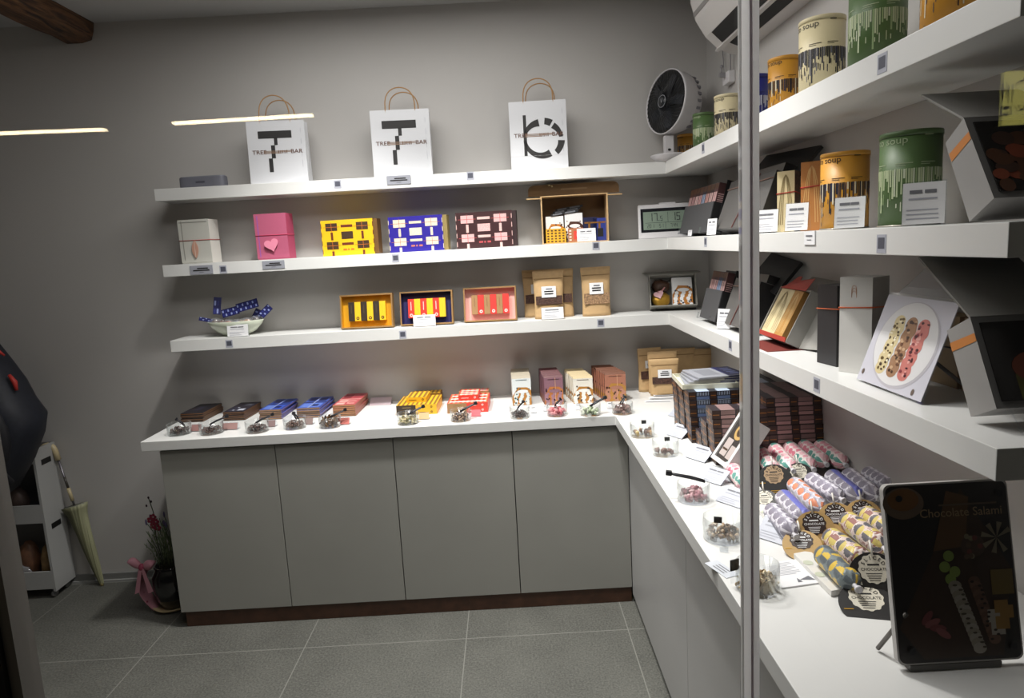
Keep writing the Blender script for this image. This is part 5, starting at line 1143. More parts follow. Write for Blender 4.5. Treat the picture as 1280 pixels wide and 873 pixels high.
# ================================================================== SAMPLE DISHES ON THE RIGHT COUNTER
RD_ = [(803, 545, 30.5, .052, ('6a4a34', 'b08a58', '8a6a4a', 'd0b070', '4a2e22'), 11, 'few brown and gold pieces', 'dish nearest the inner counter corner', 'b', .013), (832, 568, 33, .055, ('6a4a40', '84645a', '5a3a34'), 8, 'three rough brown lumps', 'dish beside the blue boxes', 'b', .014), (867, 625.5, 40, .055, ('a8707a', 'c4949a', '8e5660', 'd0a8aa'), 50, 'dusty pink pieces', 'dish with tongs across its rim', 'b', .0105), (904, 673, 49, .058, ('7a6250', 'a08468', 'c4a888', '54402f'), 80, 'mixed nut brown crumbs', 'dish before the pink banded boxes', 'b', .0075), (947, 736, 52, .06, ('b49c74', 'd4c098', '8c7450', 'e6d8b6'), 70, 'pale cream and tan curls', 'dish beside the window joint strip', 'curl', .0085)]
for k, (u, v, wpx, hh, cols, n, what, where, kind, s) in enumerate(RD_):
    p = P(u, v, Z=ZC); dd = (p - CAM).dot(FW); r = wpx * dd / FPX / 2
    dish((p.x, p.y, ZC + .0004), r, hh, f'clear sample {where}')
    chips((p.x, p.y, ZC), r * .78, n, cols, s, kind, f'heap of {what} in the {where}', hmax=.012 if k < 2 else .026)
    if k == 2: tongs((p.x - .015, p.y + .015, ZC + hh + .012), .105, R(170), 'long dark tongs lying across the dish of dusty pink pieces', rx=R(-8))
    elif k < 2:
        mm = thing('dish_marker', f'clear marker with black head standing in the {where}', 'marker', (p.x + .008, p.y + .006, ZC + .0075), 0, 'black headed markers in the right dishes'); MB().box(-.008, .008, -.0008, .0008, 0, .04, ACRYL).build('stem', mm); MB().box(-.009, .009, -.004, .004, .04, .053, BLACK).build('head', mm)
    elif k == 4: 
        mm = thing('dish_marker', 'black plate standing at the left edge of the cream curls', 'marker', (p.x - .045, p.y + .015, ZC + .0075), R(20), 'black headed markers in the right dishes'); MB().box(-.011, .011, -.001, .001, 0, .03, ACRYL).build('stem', mm); MB().box(-.011, .011, -.0015, .0015, .03, .055, BLACK).build('head', mm)
    else:
        mm = thing('dish_marker', 'black plate standing in the nut brown crumbs', 'marker', (p.x - .01, p.y + .01, ZC + .0075), R(-20), 'black headed markers in the right dishes'); MB().box(-.009, .009, -.001, .001, 0, .03, ACRYL).build('stem', mm); MB().box(-.01, .01, -.0015, .0015, .03, .046, BLACK).build('head', mm)

# slanted acrylic signs beside those dishes
SGN = [(841, 522, .07, .05, -62, 'small slanted sign at the far end of the blue striped boxes'), (842, 547, .085, .07, -60, 'slanted clear sign in front of the blue striped boxes'), (868, 576, .09, .07, -58, 'slanted clear sign in front of the pink banded boxes'), (886, 604, .09, .065, -56, 'slanted clear sign before the foot of the leaning photo frame'), (909, 632, .085, .065, -55, 'slanted clear sign beside the dish with tongs'), (961, 678, .085, .075, -50, 'slanted clear sign right behind the window joint strip')]
for k, (u, v, w, h, rz, lab) in enumerate(SGN):
    q = P(u, v, Z=ZC); sign_holder((q.x, q.y, ZC + .0005), R(rz), w, h, lab, mat('cool card', 'b4b7c2', .5), 56, 'slanted clear signs on the right counter', 60 + k)
# flat leaflet and plate label
c0, c1, c2, c3 = [P(*c, Z=ZC) for c in ((977, 737), (1026, 730), (1005, 700), (972, 704))]
ct = (c0 + c1 + c2 + c3) / 4; t = thing('info_leaflet', 'printed white leaflet lying beside the window end of the white stand', 'leaflet', (ct.x, ct.y, ZC + .0005)); inv = Matrix.Translation(-Vector((ct.x, ct.y, ZC + .0005)))
L_ = MB(); z = ZC + .0035; L_.plate((c0.x, c0.y, z), (c1.x, c1.y, z), (c2.x, c2.y, z), (c3.x, c3.y, z), .003, CARD)
ux = (c1 - c0); uy = (c3 - c0); F = FR((c0.x, c0.y, z), ux, Vector((0, 0, 1)).cross(ux)); LW, LH = ux.length, uy.length * .93
for k in range(9): L_.rect(F, LW * .12, LH * (.42 + .055 * k), LW * (.86 if k % 3 else .7), LH * (.435 + .055 * k), PALEINK, .0004)
L_.ngon(F, [(LW * .5, LH * .1), (LW * .62, LH * .1), (LW * .58, LH * .26)], GREYINK, .0004); L_.ngon(F, [(LW * .6, LH * .18), (LW * .95, LH * .1), (LW * .9, LH * .28)], GREYINK, .0004); L_.build('sheet', t, inv)
q = P(902, 712, Z=ZC); t = thing('counter_label', 'small pale label lying flat at the counter edge before the nut crumbs', 'label', (q.x, q.y, ZC + .0004), R(-70)); mb = MB().box(-.04, .04, -.018, .018, 0, .001, mat('pale label', 'c9cdd4', .5)); 
for k in range(3): mb.rect(topf(.001, -.04, -.018), .02, .008 + .008 * k, .06, .011 + .008 * k, GREYINK, .0003)
mb.build('plate', t)
q = P(905, 688, Z=ZC); t = thing('sign_clip', 'tiny clear clip standing in front of the dish of nut crumbs', 'clip', (q.x, q.y, ZC + .0004), R(-20)); MB().box(-.01, .01, -.012, -.0105, 0, .018, ACRYL).box(-.01, .01, -.0105, .012, 0, .0015, ACRYL).build('clip', t)

# leaning white photo frame
q0, q1 = P(893, 577, Z=ZC), P(905, 590, Z=ZC)
FL, FH, FT = .12, .18, .055; lean = R(35)
t = thing('picture_display', 'white framed picture of wrapped salami leaning by the pink boxes', 'picture frame', (-.375, -1.30, ZC + FT * math.sin(lean) + .001), R(-84), rx=-lean); w2 = FL / 2
WF = mat('frame white', 'd9d7d6', .45); e = .014
mb = MB(); mb.box(-w2, w2, 0, FT, 0, e, WF); mb.box(-w2, w2, 0, FT, FH - e, FH, WF); mb.box(-w2, -w2 + e, 0, FT, e, FH - e, WF); mb.box(w2 - e, w2, 0, FT, e, FH - e, WF); mb.box(-w2 + e, w2 - e, FT - .004, FT, e, FH - e, WF); mb.build('frame', t)
pc = MB(); pc.box(-w2 + e, w2 - e, .006, .008, e, FH - e, mat('frame photo ground', '3a3634', .4)); F = front(.006, -w2)
pc.disc(F, FL * .55, FH * .68, .03, .03, mat('kraft print', 'b9985e', .5), .0006, 24); pc.disc(F, FL * .55, FH * .68, .018, .018, mat('print dark', '4a3a2a', .5), .0008, 20)
pc.rect(F, FL * .18, FH * .15, FL * .5, FH * .5, mat('print roll', 'b4a8a4', .5), .0006); pc.rect(F, FL * .55, FH * .14, FL * .82, FH * .4, mat('print roll', 'b4a8a4', .5), .0006); pc.rect(F, FL * .2, FH * .26, FL * .48, FH * .3, mat('print dark', '4a3a2a', .5), .0009)
pc.build('picture', t)
MB().box(-.02, .02, FT, FT + .004, FH * .1, FH * .75, WF).build('back_leg', t)

# ================================================================== WRAPPED CHOCOLATE SALAMIS
def pal(*cs): return [mat('wrap print ' + c, c, .35) for c in cs]
def pattern(kind, i, n, j, m):
    """colour index for cell i of n round, j of m along"""
    if kind == 'flor':
        a, b = i / n * 7, j / m * 7; ca, cb = int(a), int(b); q = random.Random(ca * 31 + cb * 7 + 5); cx, cy, r = q.uniform(.4, .6), q.uniform(.4, .6), q.uniform(.42, .56); c = q.choice((1, 1, 2, 1, 3, 4))
        dx, dy = a - ca - cx, b - cb - cy; return c if (dx * 1.1 + dy * .5) ** 2 + (dy * .9 - dx * .4) ** 2 < r * r else 0
    if kind in ('circ', 'purp', 'oran'):
        a, b = i / n * 5, j / m * 5; 
        if int(a) % 2: b += .5
        x, y = a - int(a) - .5, b - int(b) - .5; d = math.hypot(x, y)
        if kind == 'purp' and int(a) == 1: return 3
        if kind == 'oran' and d < .36 and int(a) in (0, 1): return 2
        return 0 if d < .5 and math.hypot(x - .17, y - .08) > .42 else 1 if d < .5 else 4
    a, b = i / n * 5, j / m * 4.5; ca, cb = int(a), int(b); x, y = a - ca - .5, b - cb - .5; t = (ca + cb) % 3
    s = 1 if (x if (ca + cb) % 2 else y) > 0 else -1
    if math.hypot(x, y) < .46: return (2 if s > 0 else 1) if t != 1 or kind == 'geog' else (3 if s > 0 else 2)
    return (4 if int(y * 12 + 20) % 2 else 3) if kind == 'geo' and t == 1 else 0 if kind == 'geo' else 3
WR = {'flor': pal('e6dcd8', 'dd9faa', '5f9a90', 'cc7a8b', 'e3b7bd'), 'circ': pal('e2dfe8', '918c9a', '8f8a96', '7a7cc0', 'aaa6b4'), 'purp': pal('e2dfe8', '918c9a', '8f8a96', '7478c2', 'aaa6b4'), 'oran': pal('e2dfe8', '9f9aa8', 'dc8f70', '7478c2', 'c2bfca'), 'geo': pal('dac8c2', '6a686e', 'd2bf72', '9c706a', 'e8dcd8'), 'geog': pal('b8bcb0', '5f676c', 'd9b84e', '7c8688', 'aab0a4')}
def roll(A, B, r, kind, label, group):
    A, B = Vector(A), Vector(B); L = (B - A).length; d = (B - A).normalized(); t = thing('wrapped_salami', label, 'chocolate salami', tuple(A + (B - A) / 2)); 
    t['group'] = group; inv = Matrix.Translation(-(A + (B - A) / 2))
    x = d.orthogonal().normalized(); x = d.cross(Vector((0, 0, 1))).normalized(); y = x.cross(d); M = Matrix.Identity(4)
    for i in range(3): M[i][0], M[i][1], M[i][2], M[i][3] = x[i], y[i], d[i], A[i]
    n, m = 60, 48; vs, fs, ms = [], [], []; P_ = WR[kind]
    for j in range(m + 1):
        v = j / m; z = v * L; k = 1.0
        if v < .1: k = math.sqrt(max(0, 1 - (1 - v / .1) ** 2)) * .35 + .65 * min(1, v / .03 + .25)
        if v > .86: k = max(.22, 1 - ((v - .86) / .14) ** 1.6 * .8)
        k = min(1, k)
        for i in range(n):
            a = 2 * PI * i / n; w = 1 + (.04 * math.sin(a * 9 + j) if v > .82 else .006 * math.sin(a * 5 + j * .7)); vs.append((r * k * w * math.cos(a), r * k * w * math.sin(a), z))
    for j in range(m):
        for i in range(n): fs.append((j * n + i, j * n + (i + 1) % n, (j + 1) * n + (i + 1) % n, (j + 1) * n + i)); ms.append(P_[pattern(kind, i, n, j, m)])
    fs += [tuple(reversed(range(n))), tuple(range(m * n, m * n + n))]; ms += [P_[0], P_[0]]
    mb = MB(); mb.add(vs, fs, ms, True, M); mb.build('wrapper', t, inv)
    tw = MB(); tw.lathe([(r * .2, L - .002), (r * .16, L + .006), (r * .34, L + .016), (r * .3, L + .02), (0, L + .016)], mat('twisted film end', 'cfcdd2', .3), 12, T=M); tw.build('twisted_end', t, inv)
    return t, inv, M, L
def round_tag(t, inv, c, nrm, up, r, disc, inner, ink, rx_=1):
    nrm, up = Vector(nrm).normalized(), Vector(up); ux = up.cross(nrm).normalized(); uy = nrm.cross(ux); F = FR(c, ux, uy)
    mb = MB(); mb.lathe([(0, -.0015), (r, -.0015), (r, 0), (0, 0)], disc, 36, T=F, smooth=False)
    cy = r * .33; ri = r * .57; pts = []
    for k in range(48): q = ri * (1 + (.05 if k % 4 < 2 else -.02)); pts.append((q * math.cos(2 * PI * k / 48), cy + q * math.sin(2 * PI * k / 48)))
    mb.ngon(F, pts, inner, .0006)
    mb.text(F, 'CHOCOLATE', r * .165, 0, cy - r * .02, ink, .001, bold=.01)
    for k in range(4): mb.rect(F, -ri * (.55 - .05 * k), cy - r * (.2 + .09 * k), ri * (.5 - .06 * k), cy - r * (.17 + .09 * k), ink, .001)
    mb.rect(F, -ri * .4, cy + r * .13, ri * .4, cy + r * .2, ink, .001)
    for k, ch in enumerate('SLICED'):
        a = R(150 - 24 * k); Q = F @ Matrix.Translation((ri * .76 * math.cos(a), cy + ri * .76 * math.sin(a), 0)) @ Matrix.Rotation(a - PI / 2, 4, 'Z'); mb.text(Q, ch, r * .2, 0, 0, ink, .001, bold=.02)
    mb.rect(F, -r * .3, -r * .72, r * .3, -r * .68, GOLD, .001); mb.rect(F, -r * .25, -r * .82, r * .2, -r * .78, GOLD, .001); mb.rect(F, -r * .88, -r * .2, -r * .55, -r * .16, GOLD, .001)
    to = mb.build('round_tag', t, inv)
    e = Vector(c) + uy * r * .85 + nrm * .003; s = MB(); s.tube([e, e + uy * .012 + nrm * .006, e + uy * .03 + nrm * .002 - nrm * .002], .0022, mat('white string', 'd8d4cc', .7), n=6); s.build('string', to, inv)
TB, TI, TK = mat('tag black', '1a1817', .5), mat('tag cream', 'd3cdbd', .5), mat('tag kraft', 'b3925c', .6)
TD = mat('tag dark brown', '33241e', .5); TKI = mat('tag pale brown', 'a98e6e', .55)
rr = .0245
def seg(a, b, dz=0, zc=None):
    z = ZC + (zc or rr) + dz; A, B = P(*a, Z=z), P(*b, Z=z); return A, B
tray = lambda: 0
# stands under the rolls
def stand(c, label):
    pts = [P(*q, Z=ZC + .014) for q in c]; o = sum(pts, Vector()) / 4; t = thing('display_stand', label, 'display stand', (o.x, o.y, ZC + .0005)); inv = Matrix.Translation(-Vector((o.x, o.y, ZC + .0005)))
    mb = MB(); v = [(p.x, p.y, ZC + .0005) for p in pts] + [(p.x, p.y, ZC + .014) for p in pts]; mb.add(v, [(3, 2, 1, 0), (4, 5, 6, 7), (0, 1, 5, 4), (1, 2, 6, 5), (2, 3, 7, 6), (3, 0, 4, 7)], mat('stand white', 'dddbd6', .35)); mb.build('plate', t, inv, bevel=.0015)
    s = MB()
    for f in (.3, .62): p = pts[3] + (pts[0] - pts[3]) * f + (pts[2] - pts[3]) * .25; s.disc(topf(ZC + .0141, p.x, p.y), 0, 0, .011, .011, mat('pale green seal', 'c3c8b4', .5), n=20)
    s.build('seal', t, inv)
stand([(1039, 739), (1062, 735), (1012, 688), (992, 692)], 'white stand under the yellow and grey patterned salamis')
stand([(976, 667), (1000, 662), (958, 628), (944, 632)], 'white stand under the grey circle patterned salamis')
GF, GG, GY_ = 'floral wrapped chocolate salamis', 'grey circle wrapped chocolate salamis', 'geometric wrapped chocolate salamis'
ROLLS = [
 ((912, 583), (934, 608), 'flor', 'pink floral salami left of the window joint strip', GF, 0),
 ((951, 566), (968, 590), 'flor', 'pink floral salami just right of the window joint strip', GF, .012),
 ((967, 561), (990, 587), 'flor', 'pink floral salami, second one right of the window joint', GF, .02),
 ((986, 559), (1015, 585), 'flor', 'pink floral salami above the half hidden black tag', GF, .026),
 ((1004, 557), (1031, 579), 'flor', 'pink floral salami with a clear end, next to the wall side one', GF, .026),
 ((1024, 557), (1055, 580), 'flor', 'shaded pink floral salami nearest the right wall', GF, .030),
 ((964, 638), (992, 668), 'circ', 'grey circle salami lowest at the front of the middle row', GG, .014),
 ((978, 621), (1008, 652), 'purp', 'grey circle salami with violet stripe beside the lowest one', GG, .014),
 ((992, 605), (1027, 637), 'oran', 'grey salami with orange dots', GG, .016),
 ((1013, 599), (1050, 623), 'circ', 'grey circle salami between the orange dotted and a violet striped one', GG, .024),
 ((1039, 595), (1073, 623), 'purp', 'grey circle salami with violet stripe beside the wall side ones', GG, .024),
 ((1060, 593), (1095, 621), 'circ', 'shaded grey circle salami beside the violet striped one', GG, .024),
 ((1084, 592), (1114, 610), 'circ', 'darkest grey circle salami nearest the right wall', GG, .028),
 ((1028, 692), (1068, 732), 'geog', 'grey and yellow salami at the edge of the white stand', GY_, .014),
 ((1037, 671), (1081, 704), 'geo', 'geometric yellow and brown salami next to the grey and yellow one', GY_, .014),
 ((1058, 650), (1104, 685), 'geo', 'large geometric salami above the upright black tag', GY_, .018),
 ((1081, 643), (1118, 667), 'geo', 'geometric salami half hidden behind the large dark sign', GY_, .022)]
made = []
for a, b, kind, lab, g, dz in ROLLS:
    A, B = seg(a, b, dz); rad = rr * (1.05 if kind == 'geo' else 1)
    made.append(roll(A, B, rad, kind, lab, g))
def tag_at(i, u, v, z, n, r, d, inn, ink): 
    t, inv, M, L = made[i]; c = P(u, v, Z=ZC + z); round_tag(t, inv, c, n, (0.1, .6, .8), r, d, inn, ink)
cn = (-.35, -.75, .55)
tag_at(1, 968, 600, .036, cn, .047, TB, TKI, INK)
tag_at(3, 999, 595, .030, cn, .04, TB, TI, INK)
tag_at(0, 956, 627, .02, (-.3, -.5, .8), .038, TB, TI, INK)
tag_at(6, 1003, 682, .022, (-.2, -.45, .87), .045, TK, TD, PAPER)
tag_at(8, 1019, 663, .04, (-.35, -.8, .5), .046, TK, TD, PAPER)
tag_at(9, 1046, 650, .036, cn, .044, TK, TD, PAPER)
tag_at(11, 1080, 646, .032, cn, .044, TK, TD, PAPER)
tag_at(15, 1094, 722, .048, (-.28, -.85, .45), .05, TB, TI, INK)
tag_at(13, 1086, 757, .012, (-.1, -.35, .93), .056, TB, TI, INK)

# ================================================================== BIG DARK SIGN AT THE WINDOW END
b0 = P(1123, 833, Z=ZC + .012); Xl = b0.x; tl = P(1103, 607, X=Xl); yb = max(b0.y, GY + .03); up = Vector((0, tl.y - yb, tl.z - ZC - .012)); H = up.length
br = P(1280, 826, Y=yb); W = br.x - Xl
t = thing('picture_sign', 'large dark picture sign of chocolate salami facing the shop window', 'sign', (Xl, yb, ZC + .012)); o = Matrix.Translation(-Vector((Xl, yb, ZC + .012)))
F = FR((Xl, yb, ZC + .012), (1, 0, 0), up); c = .012
def rrect(w, h, c): return [(c + (w - 2 * c) * sx + c * math.cos(a), c + (h - 2 * c) * sy + c * math.sin(a)) for sx, sy, a0 in ((1, 0, -90), (1, 1, 0), (0, 1, 90), (0, 0, 180)) for a in [R(a0 + 15 * k) for k in range(7)]]
mb = MB(); mb.slab(rrect(W, H, c), .012, mat('sign edge grey', 'b4b1ae', .35), T=F @ Matrix.Translation((0, 0, -.012))); mb.build('board', t, o)
pc = MB(); F2 = F @ Matrix.Translation((.003, .003, 0)); w, h = W - .006, H - .006; pc.ngon(F2, rrect(w, h, c), mat('sign shaded ground', '2a2623', .3), .0008)  # picture colours darkened to paint the sign's unlit side
def D(x, y, rx, ry, c_, l, n=16, rot=0): pc.disc(F2, x * w, y * h, rx * w, ry * w, mat('sign ' + c_, c_, .35), l, n, rot)
pc.ngon(F2, [(.02 * w, .2 * h), (.2 * w, .02 * h), (.85 * w, .02 * h), (.98 * w, .5 * h), (.62 * w, .97 * h), (.34 * w, .6 * h)], mat('sign wood', '3a2b20', .35), .0012)
D(.14, .90, .17, .13, '6b5a4a', .0014, 24); D(.14, .92, .13, .09, '74502c', .0016, 24)
pc.ngon(F2, [(.35 * w, .62 * h), (.62 * w, .64 * h), (.68 * w, .92 * h), (.5 * w, .96 * h)], mat('sign toast', '5a4128', .35), .0018)
D(.68, .64, .1, .09, '4a3a30', .002, 24)
q = random.Random(3)
for k in range(10): D(.68 + q.uniform(-.07, .07), .64 + q.uniform(-.06, .06), .022, .022, q.choice(('7a7058', '5a4a38', '6a3a34')), .0022 + .00005 * k, 10)
for x, y in ((.47, .59), (.43, .53), (.51, .5), (.47, .46)): D(x, y, .045, .045, '7c9048', .0024 + .0001 * x, 16)
for k in range(14): D(.5 + .02 * k * .6, .42 - .027 * k, .055, .045, ('8c867a', '9a948a')[k % 2], .0026 + .00003 * k, 14); D(.5 + .02 * k * .6 + q.uniform(-.04, .04), .425 - .027 * k, q.uniform(.01, .024), .009, '4a4238', .0032 + .00002 * k, 9)
for k in range(14): D(.66 + .016 * k * .6, .44 - .025 * k, .05, .042, ('5c4436', '6a5040')[k % 2], .0026 + .00003 * k, 14); D(.665 + .016 * k * .6 + q.uniform(-.035, .035), .44 - .025 * k, .015, .01, '2c201a', .0032 + .00002 * k, 9)
for k in range(7): a = R(20 + 50 * k * .9); pc.ngon(F2, [(.88 * w, .68 * h), (.88 * w + .13 * w * math.cos(a), .68 * h + .13 * w * math.sin(a)), (.88 * w + .13 * w * math.cos(a + .35), .68 * h + .13 * w * math.sin(a + .35))], mat('sign cheese', '7c7460', .35), .0022)
for x, y, c_ in ((.8, .24, '9a948a'), (.86, .2, '8a6a34'), (.82, .17, '9a948a'), (.9, .26, '8a6a34'), (.86, .29, '8a6a34')): pc.rect(F2, x * w - .012, y * h - .01, x * w + .012, y * h + .012, mat('sign cube ' + c_, c_, .35), .003 + .0001 * x)
for k in range(4): D(.25 + .04 * k, .25 - .03 * k, .07, .03, ('6a3a3a', '7a4a48')[k % 2], .0024 + .0001 * k, 12, .9 - .5 * k)
pc.rect(F2, .8 * w, .36 * h, .98 * w, .5 * h, mat('sign butter', '6e5c2c', .35), .0024)
TXT = mat('sign lettering', '8f7a5c', .4); pc.text(F2, 'Chocolate Salami', .0208, w * .6, h * .835, TXT, .0042, bold=.005); pc.rect(F2, w * .42, h * .875, w * .9, h * .885, mat('sign lettering dim', '5e5040', .4), .0042)
for x, y in ((.1, .93), (.93, .93), (.93, .07), (.1, .07)): pc.disc(F2, x * w, y * h, .006, .006, BLACK, .0045, 14)
pc.build('picture', t, o)
lg = MB(); bk = Vector((Xl + .02, yb + .015, ZC + .1)); lg.tube([bk, (Xl - .002, yb + .06, ZC + .006)], .004, mat('easel metal', '6e6a66', .35, .6), n=8); lg.build('easel_leg', t, o)
lg = MB(); lg.box(Xl + .02, Xl + W - .04, yb - .002, yb + .03, ZC + .0006, ZC + .0115, mat('easel rail', '55534f', .4)); lg.build('easel_foot', t, o)
# ================================================================== FREE END OF THE COUNTER, LEFT WALL
# slim white trolley
t = thing('storage_trolley', 'slim white rolling trolley against the back wall', 'trolley', (-3.62, -.10, 0))
TW = mat('trolley white', 'a9a9a8', .4); xl, xr, y0, y1, zt = -.22, .195, -.07, .085, .79
mb = MB(); mb.box(xr - .012, xr, y0, y1, .04, zt, TW); mb.box(xl, xl + .012, y0, y1, .04, zt, TW); mb.box(xl + .012, xr - .012, y1 - .006, y1, .06, zt, mat('trolley back', '6c6c6c', .5)); mb.build('frame', t)
for i, z in enumerate((.055, .41, .72)): MB().box(xl + .012, xr - .012, y0, y1 - .006, z, z + .012, TW).box(xl + .012, xr - .012, y0, y0 + .008, z + .012, z + (.095 if i < 2 else .05), TW).build('shelf', t)
for x in (xl + .03, xr - .03):
    mb = MB(); mb.tube([(x - .008, y0 + .03, .018), (x + .008, y0 + .03, .018)], .018, mat('caster grey', '8f8f90', .4), n=14); mb.box(x - .006, x + .006, y0 + .024, y0 + .036, .03, .045, BLACK); mb.build('caster', t)
    mb = MB(); mb.tube([(x - .008, y1 - .03, .018), (x + .008, y1 - .03, .018)], .018, mat('caster grey', '8f8f90', .4), n=14); mb.box(x - .006, x + .006, y1 - .036, y1 - .024, .03, .045, BLACK); mb.build('caster', t)
for z in (.36, .70): MB().box(xr, xr + .0012, -.03, .04, z, z + .028, BLACK).build('grip_hole', t)
for k, (x, z, c, rx, rz, lab) in enumerate(((-.10, .068, '7a5a34', .06, .09, 'brown paper bundle on the low tier of the trolley, left'), (.03, .068, '5a3a26', .05, .11, 'dark brown bundle in the middle of the low trolley tier'), (.135, .068, '8a6e48', .04, .1, 'tan paper bundle on the low trolley tier by the side panel'), (.0, .423, '4a3a34', .08, .08, 'dark bundle on the middle tier of the trolley'))):
    s = thing('paper_bundle', lab, 'paper bundle', (-3.62 + x, -.095, z + .0005), 0, 'bundles stored on the trolley'); MB().ell((0, 0, rz), (rx, .05, rz), mat('bundle ' + c, c, .6, noise=.4, scale=20), 14, 10, jit=.1).build('bundle', s)
s = thing('plastic_bag', 'crumpled clear plastic bag at the front of the low trolley tier', 'plastic bag', (-3.60, -.148, .0685), 0); MB().ell((0, 0, .055), (.06, .013, .055), clear('crumpled film', (.9, .9, .92), .2, .35, 'b8b8bc'), 14, 9, jit=.22).build('bag', s)

# folded umbrella leaning on the wall
a = P(128, 730, Y=-.05); a.z = .0; b = P(70, 566, Y=-.018); 
top = P(67, 553, Y=-.02)
t = thing('umbrella', 'folded yellow green umbrella leaning on the wall beside the trolley', 'umbrella', (a.x, -.055, 0)); o = Matrix.Translation(-Vector((a.x, -.055, 0)))
A = Vector((a.x, -.055, .012)); B = Vector((top.x, -.03, top.z)); d = (B - A); L = d.length; d.normalize(); x = d.cross(Vector((0, 1, 0))).normalized(); y = d.cross(x); M = Matrix.Identity(4)
for i in range(3): M[i][0], M[i][1], M[i][2], M[i][3] = x[i], y[i], d[i], A[i]
UC = [mat('umbrella olive', '9a9a7a', .6), mat('umbrella olive fold', '6f6f52', .6)]
n, m = 24, 20; vs, fs, ms = [], [], []; CL = L * .56
for j in range(m + 1):
    v = j / m; rad = .012 + .03 * v ** .8 if v < .9 else .042 + .012 * (v - .9) / .1
    for i in range(n): q = rad * (1 + (.28 if i % 3 == 0 else -.08) * (.5 + v * .5)); aa = 2 * PI * i / n + v * 1.3; vs.append((q * math.cos(aa), q * .6 * math.sin(aa), CL * v))
for j in range(m):
    for i in range(n): fs.append((j * n + i, j * n + (i + 1) % n, (j + 1) * n + (i + 1) % n, (j + 1) * n + i)); ms.append(UC[0] if i % 3 else UC[1])
fs.append(tuple(range(m * n, m * n + n))); ms.append(mat('umbrella inside', '77786a', .6)); mb = MB(); mb.add(vs, fs, ms, True, M); mb.build('canopy', t, o)
MB().tube([A - d * .012, A + d * .02], .008, mat('umbrella tip', 'c2b27a', .4), n=10).build('tip', t, o)
MB().tube([A + d * CL * .9, A + d * (L * .92)], .0055, mat('umbrella shaft', '77747a', .3, .7), n=10).build('shaft', t, o)
MB().tube([A + d * (CL * 1.06), A + d * (CL * 1.22)], .009, mat('umbrella runner', 'b9ab86', .4), n=10).build('runner', t, o)
HM = mat('umbrella handle cream', 'c4b48e', .4); h0 = A + d * L * .88; pts = [h0, h0 + d * .05]
cx = h0 + d * .055
for k in range(8): ang = PI * k / 7; pts.append(cx + x * (.035 - .035 * math.cos(ang)) * 1.0 + d * .035 * math.sin(ang) + Vector((0, 0, 0)))
pts.append(pts[-1] - d * .02); hb = MB(); hb.tube(pts, .014, HM, n=10); hb.ell(tuple(cx + x * .03), (.02, .016, .018), HM); hb.build('handle', t, o)
MB().tube([A + d * (CL * 1.2), A + d * (CL * 1.36)], .0062, mat('umbrella spring', '3e3a34', .4), n=8).build('spring', t, o)

# plant pot with pink ribbon
pp = P(206, 750, Z=0); px, py = -2.755, -.30
t = thing('potted_plant', 'lavender plant in a black pot with a pink ribbon beside the cabinet', 'plant', (px, py, 0))
MB().lathe([(0, .004), (.055, .004), (.075, .05), (.088, .11), (.085, .17), (.068, .205), (.072, .22), (.064, .22), (.06, .2), (0, .195)], mat('glossy black pot', '0e0d10', .12, coat=.5), 28).build('pot', t)
MB().lathe([(0, 0), (.07, 0), (.092, .012), (.1, .022), (.096, .022), (.07, .0045), (0, .0045)], TAN, 28).build('saucer', t)
MB().lathe([(0, .2), (.06, .2)], mat('potting soil', '2a2019', .9), 20).build('soil', t)
PK_ = mat('pink ribbon cloth', 'c58a98', .5); DP = mat('deep pink print', '9c3a56', .5)
rb = MB(); pts = []
for k in range(12): v = k / 11; pts.append((-.07 - .055 * math.sin(PI * v) - .0 * v, -.05 + .02 * v, .23 * (1 - v) + .012))
for w_ in (0, 1):
    vs = []
    for (xx, yy, zz) in pts: vs += [(xx - .0, yy - .035 + .0, zz), (xx + .0, yy + .035, zz), (xx - .003, yy - .035, zz), (xx - .003, yy + .035, zz)]
fs = []
for k in range(11): b_ = 4 * k; fs += [(b_, b_ + 1, b_ + 5, b_ + 4), (b_ + 2, b_ + 6, b_ + 7, b_ + 3), (b_, b_ + 4, b_ + 6, b_ + 2), (b_ + 1, b_ + 3, b_ + 7, b_ + 5)]
rb.add(vs, fs, PK_); 
for k in range(5): v = .15 + .17 * k; rb.ell((-.07 - .055 * math.sin(PI * v) - .004, -.075 + .02 * v + .02 * (k % 2), .23 * (1 - v) + .012), (.003, .009, .011), DP, 8, 6)
ro = rb.build('ribbon', t)
bw_ = MB()
for s_ in (-1, 1):
    vs, fs = [], []
    for k in range(9):
        v = k / 8; ww = .006 + .02 * math.sin(PI * min(1, v * .92 + .02)); cx_, cz_ = -.085 + s_ * .055 * v, .25 + (.035 if s_ < 0 else .012) * v
        for jj in range(8): aa = 2 * PI * jj / 8; vs.append((cx_, -.085 + .018 * math.cos(aa) * (.4 + v), cz_ + ww * math.sin(aa)))
    for k in range(8):
        for jj in range(8): fs.append((k * 8 + jj, k * 8 + (jj + 1) % 8, k * 8 + 8 + (jj + 1) % 8, k * 8 + 8 + jj))
    fs += [tuple(range(8)), tuple(range(64, 72))]; bw_.add(vs, fs, PK_, True)
bw_.ell((-.085, -.09, .25), (.014, .016, .018), DP, 10, 8); [bw_.plate((-.085 + a_, -.098, .25), (-.07 + a_, -.1, .245), (-.07 + b_, -.1, .13), (-.095 + b_, -.098, .12), .002, PK_) for a_, b_ in ((-.01, -.035), (.0, .03))]; bw_.build('bow', ro)
fl = MB(); q = random.Random(8); LV = [mat('lavender leaf', '55654a', .7), mat('lavender leaf pale', '74825e', .7)]; LF = mat('lavender flower', '6a5f86', .7)
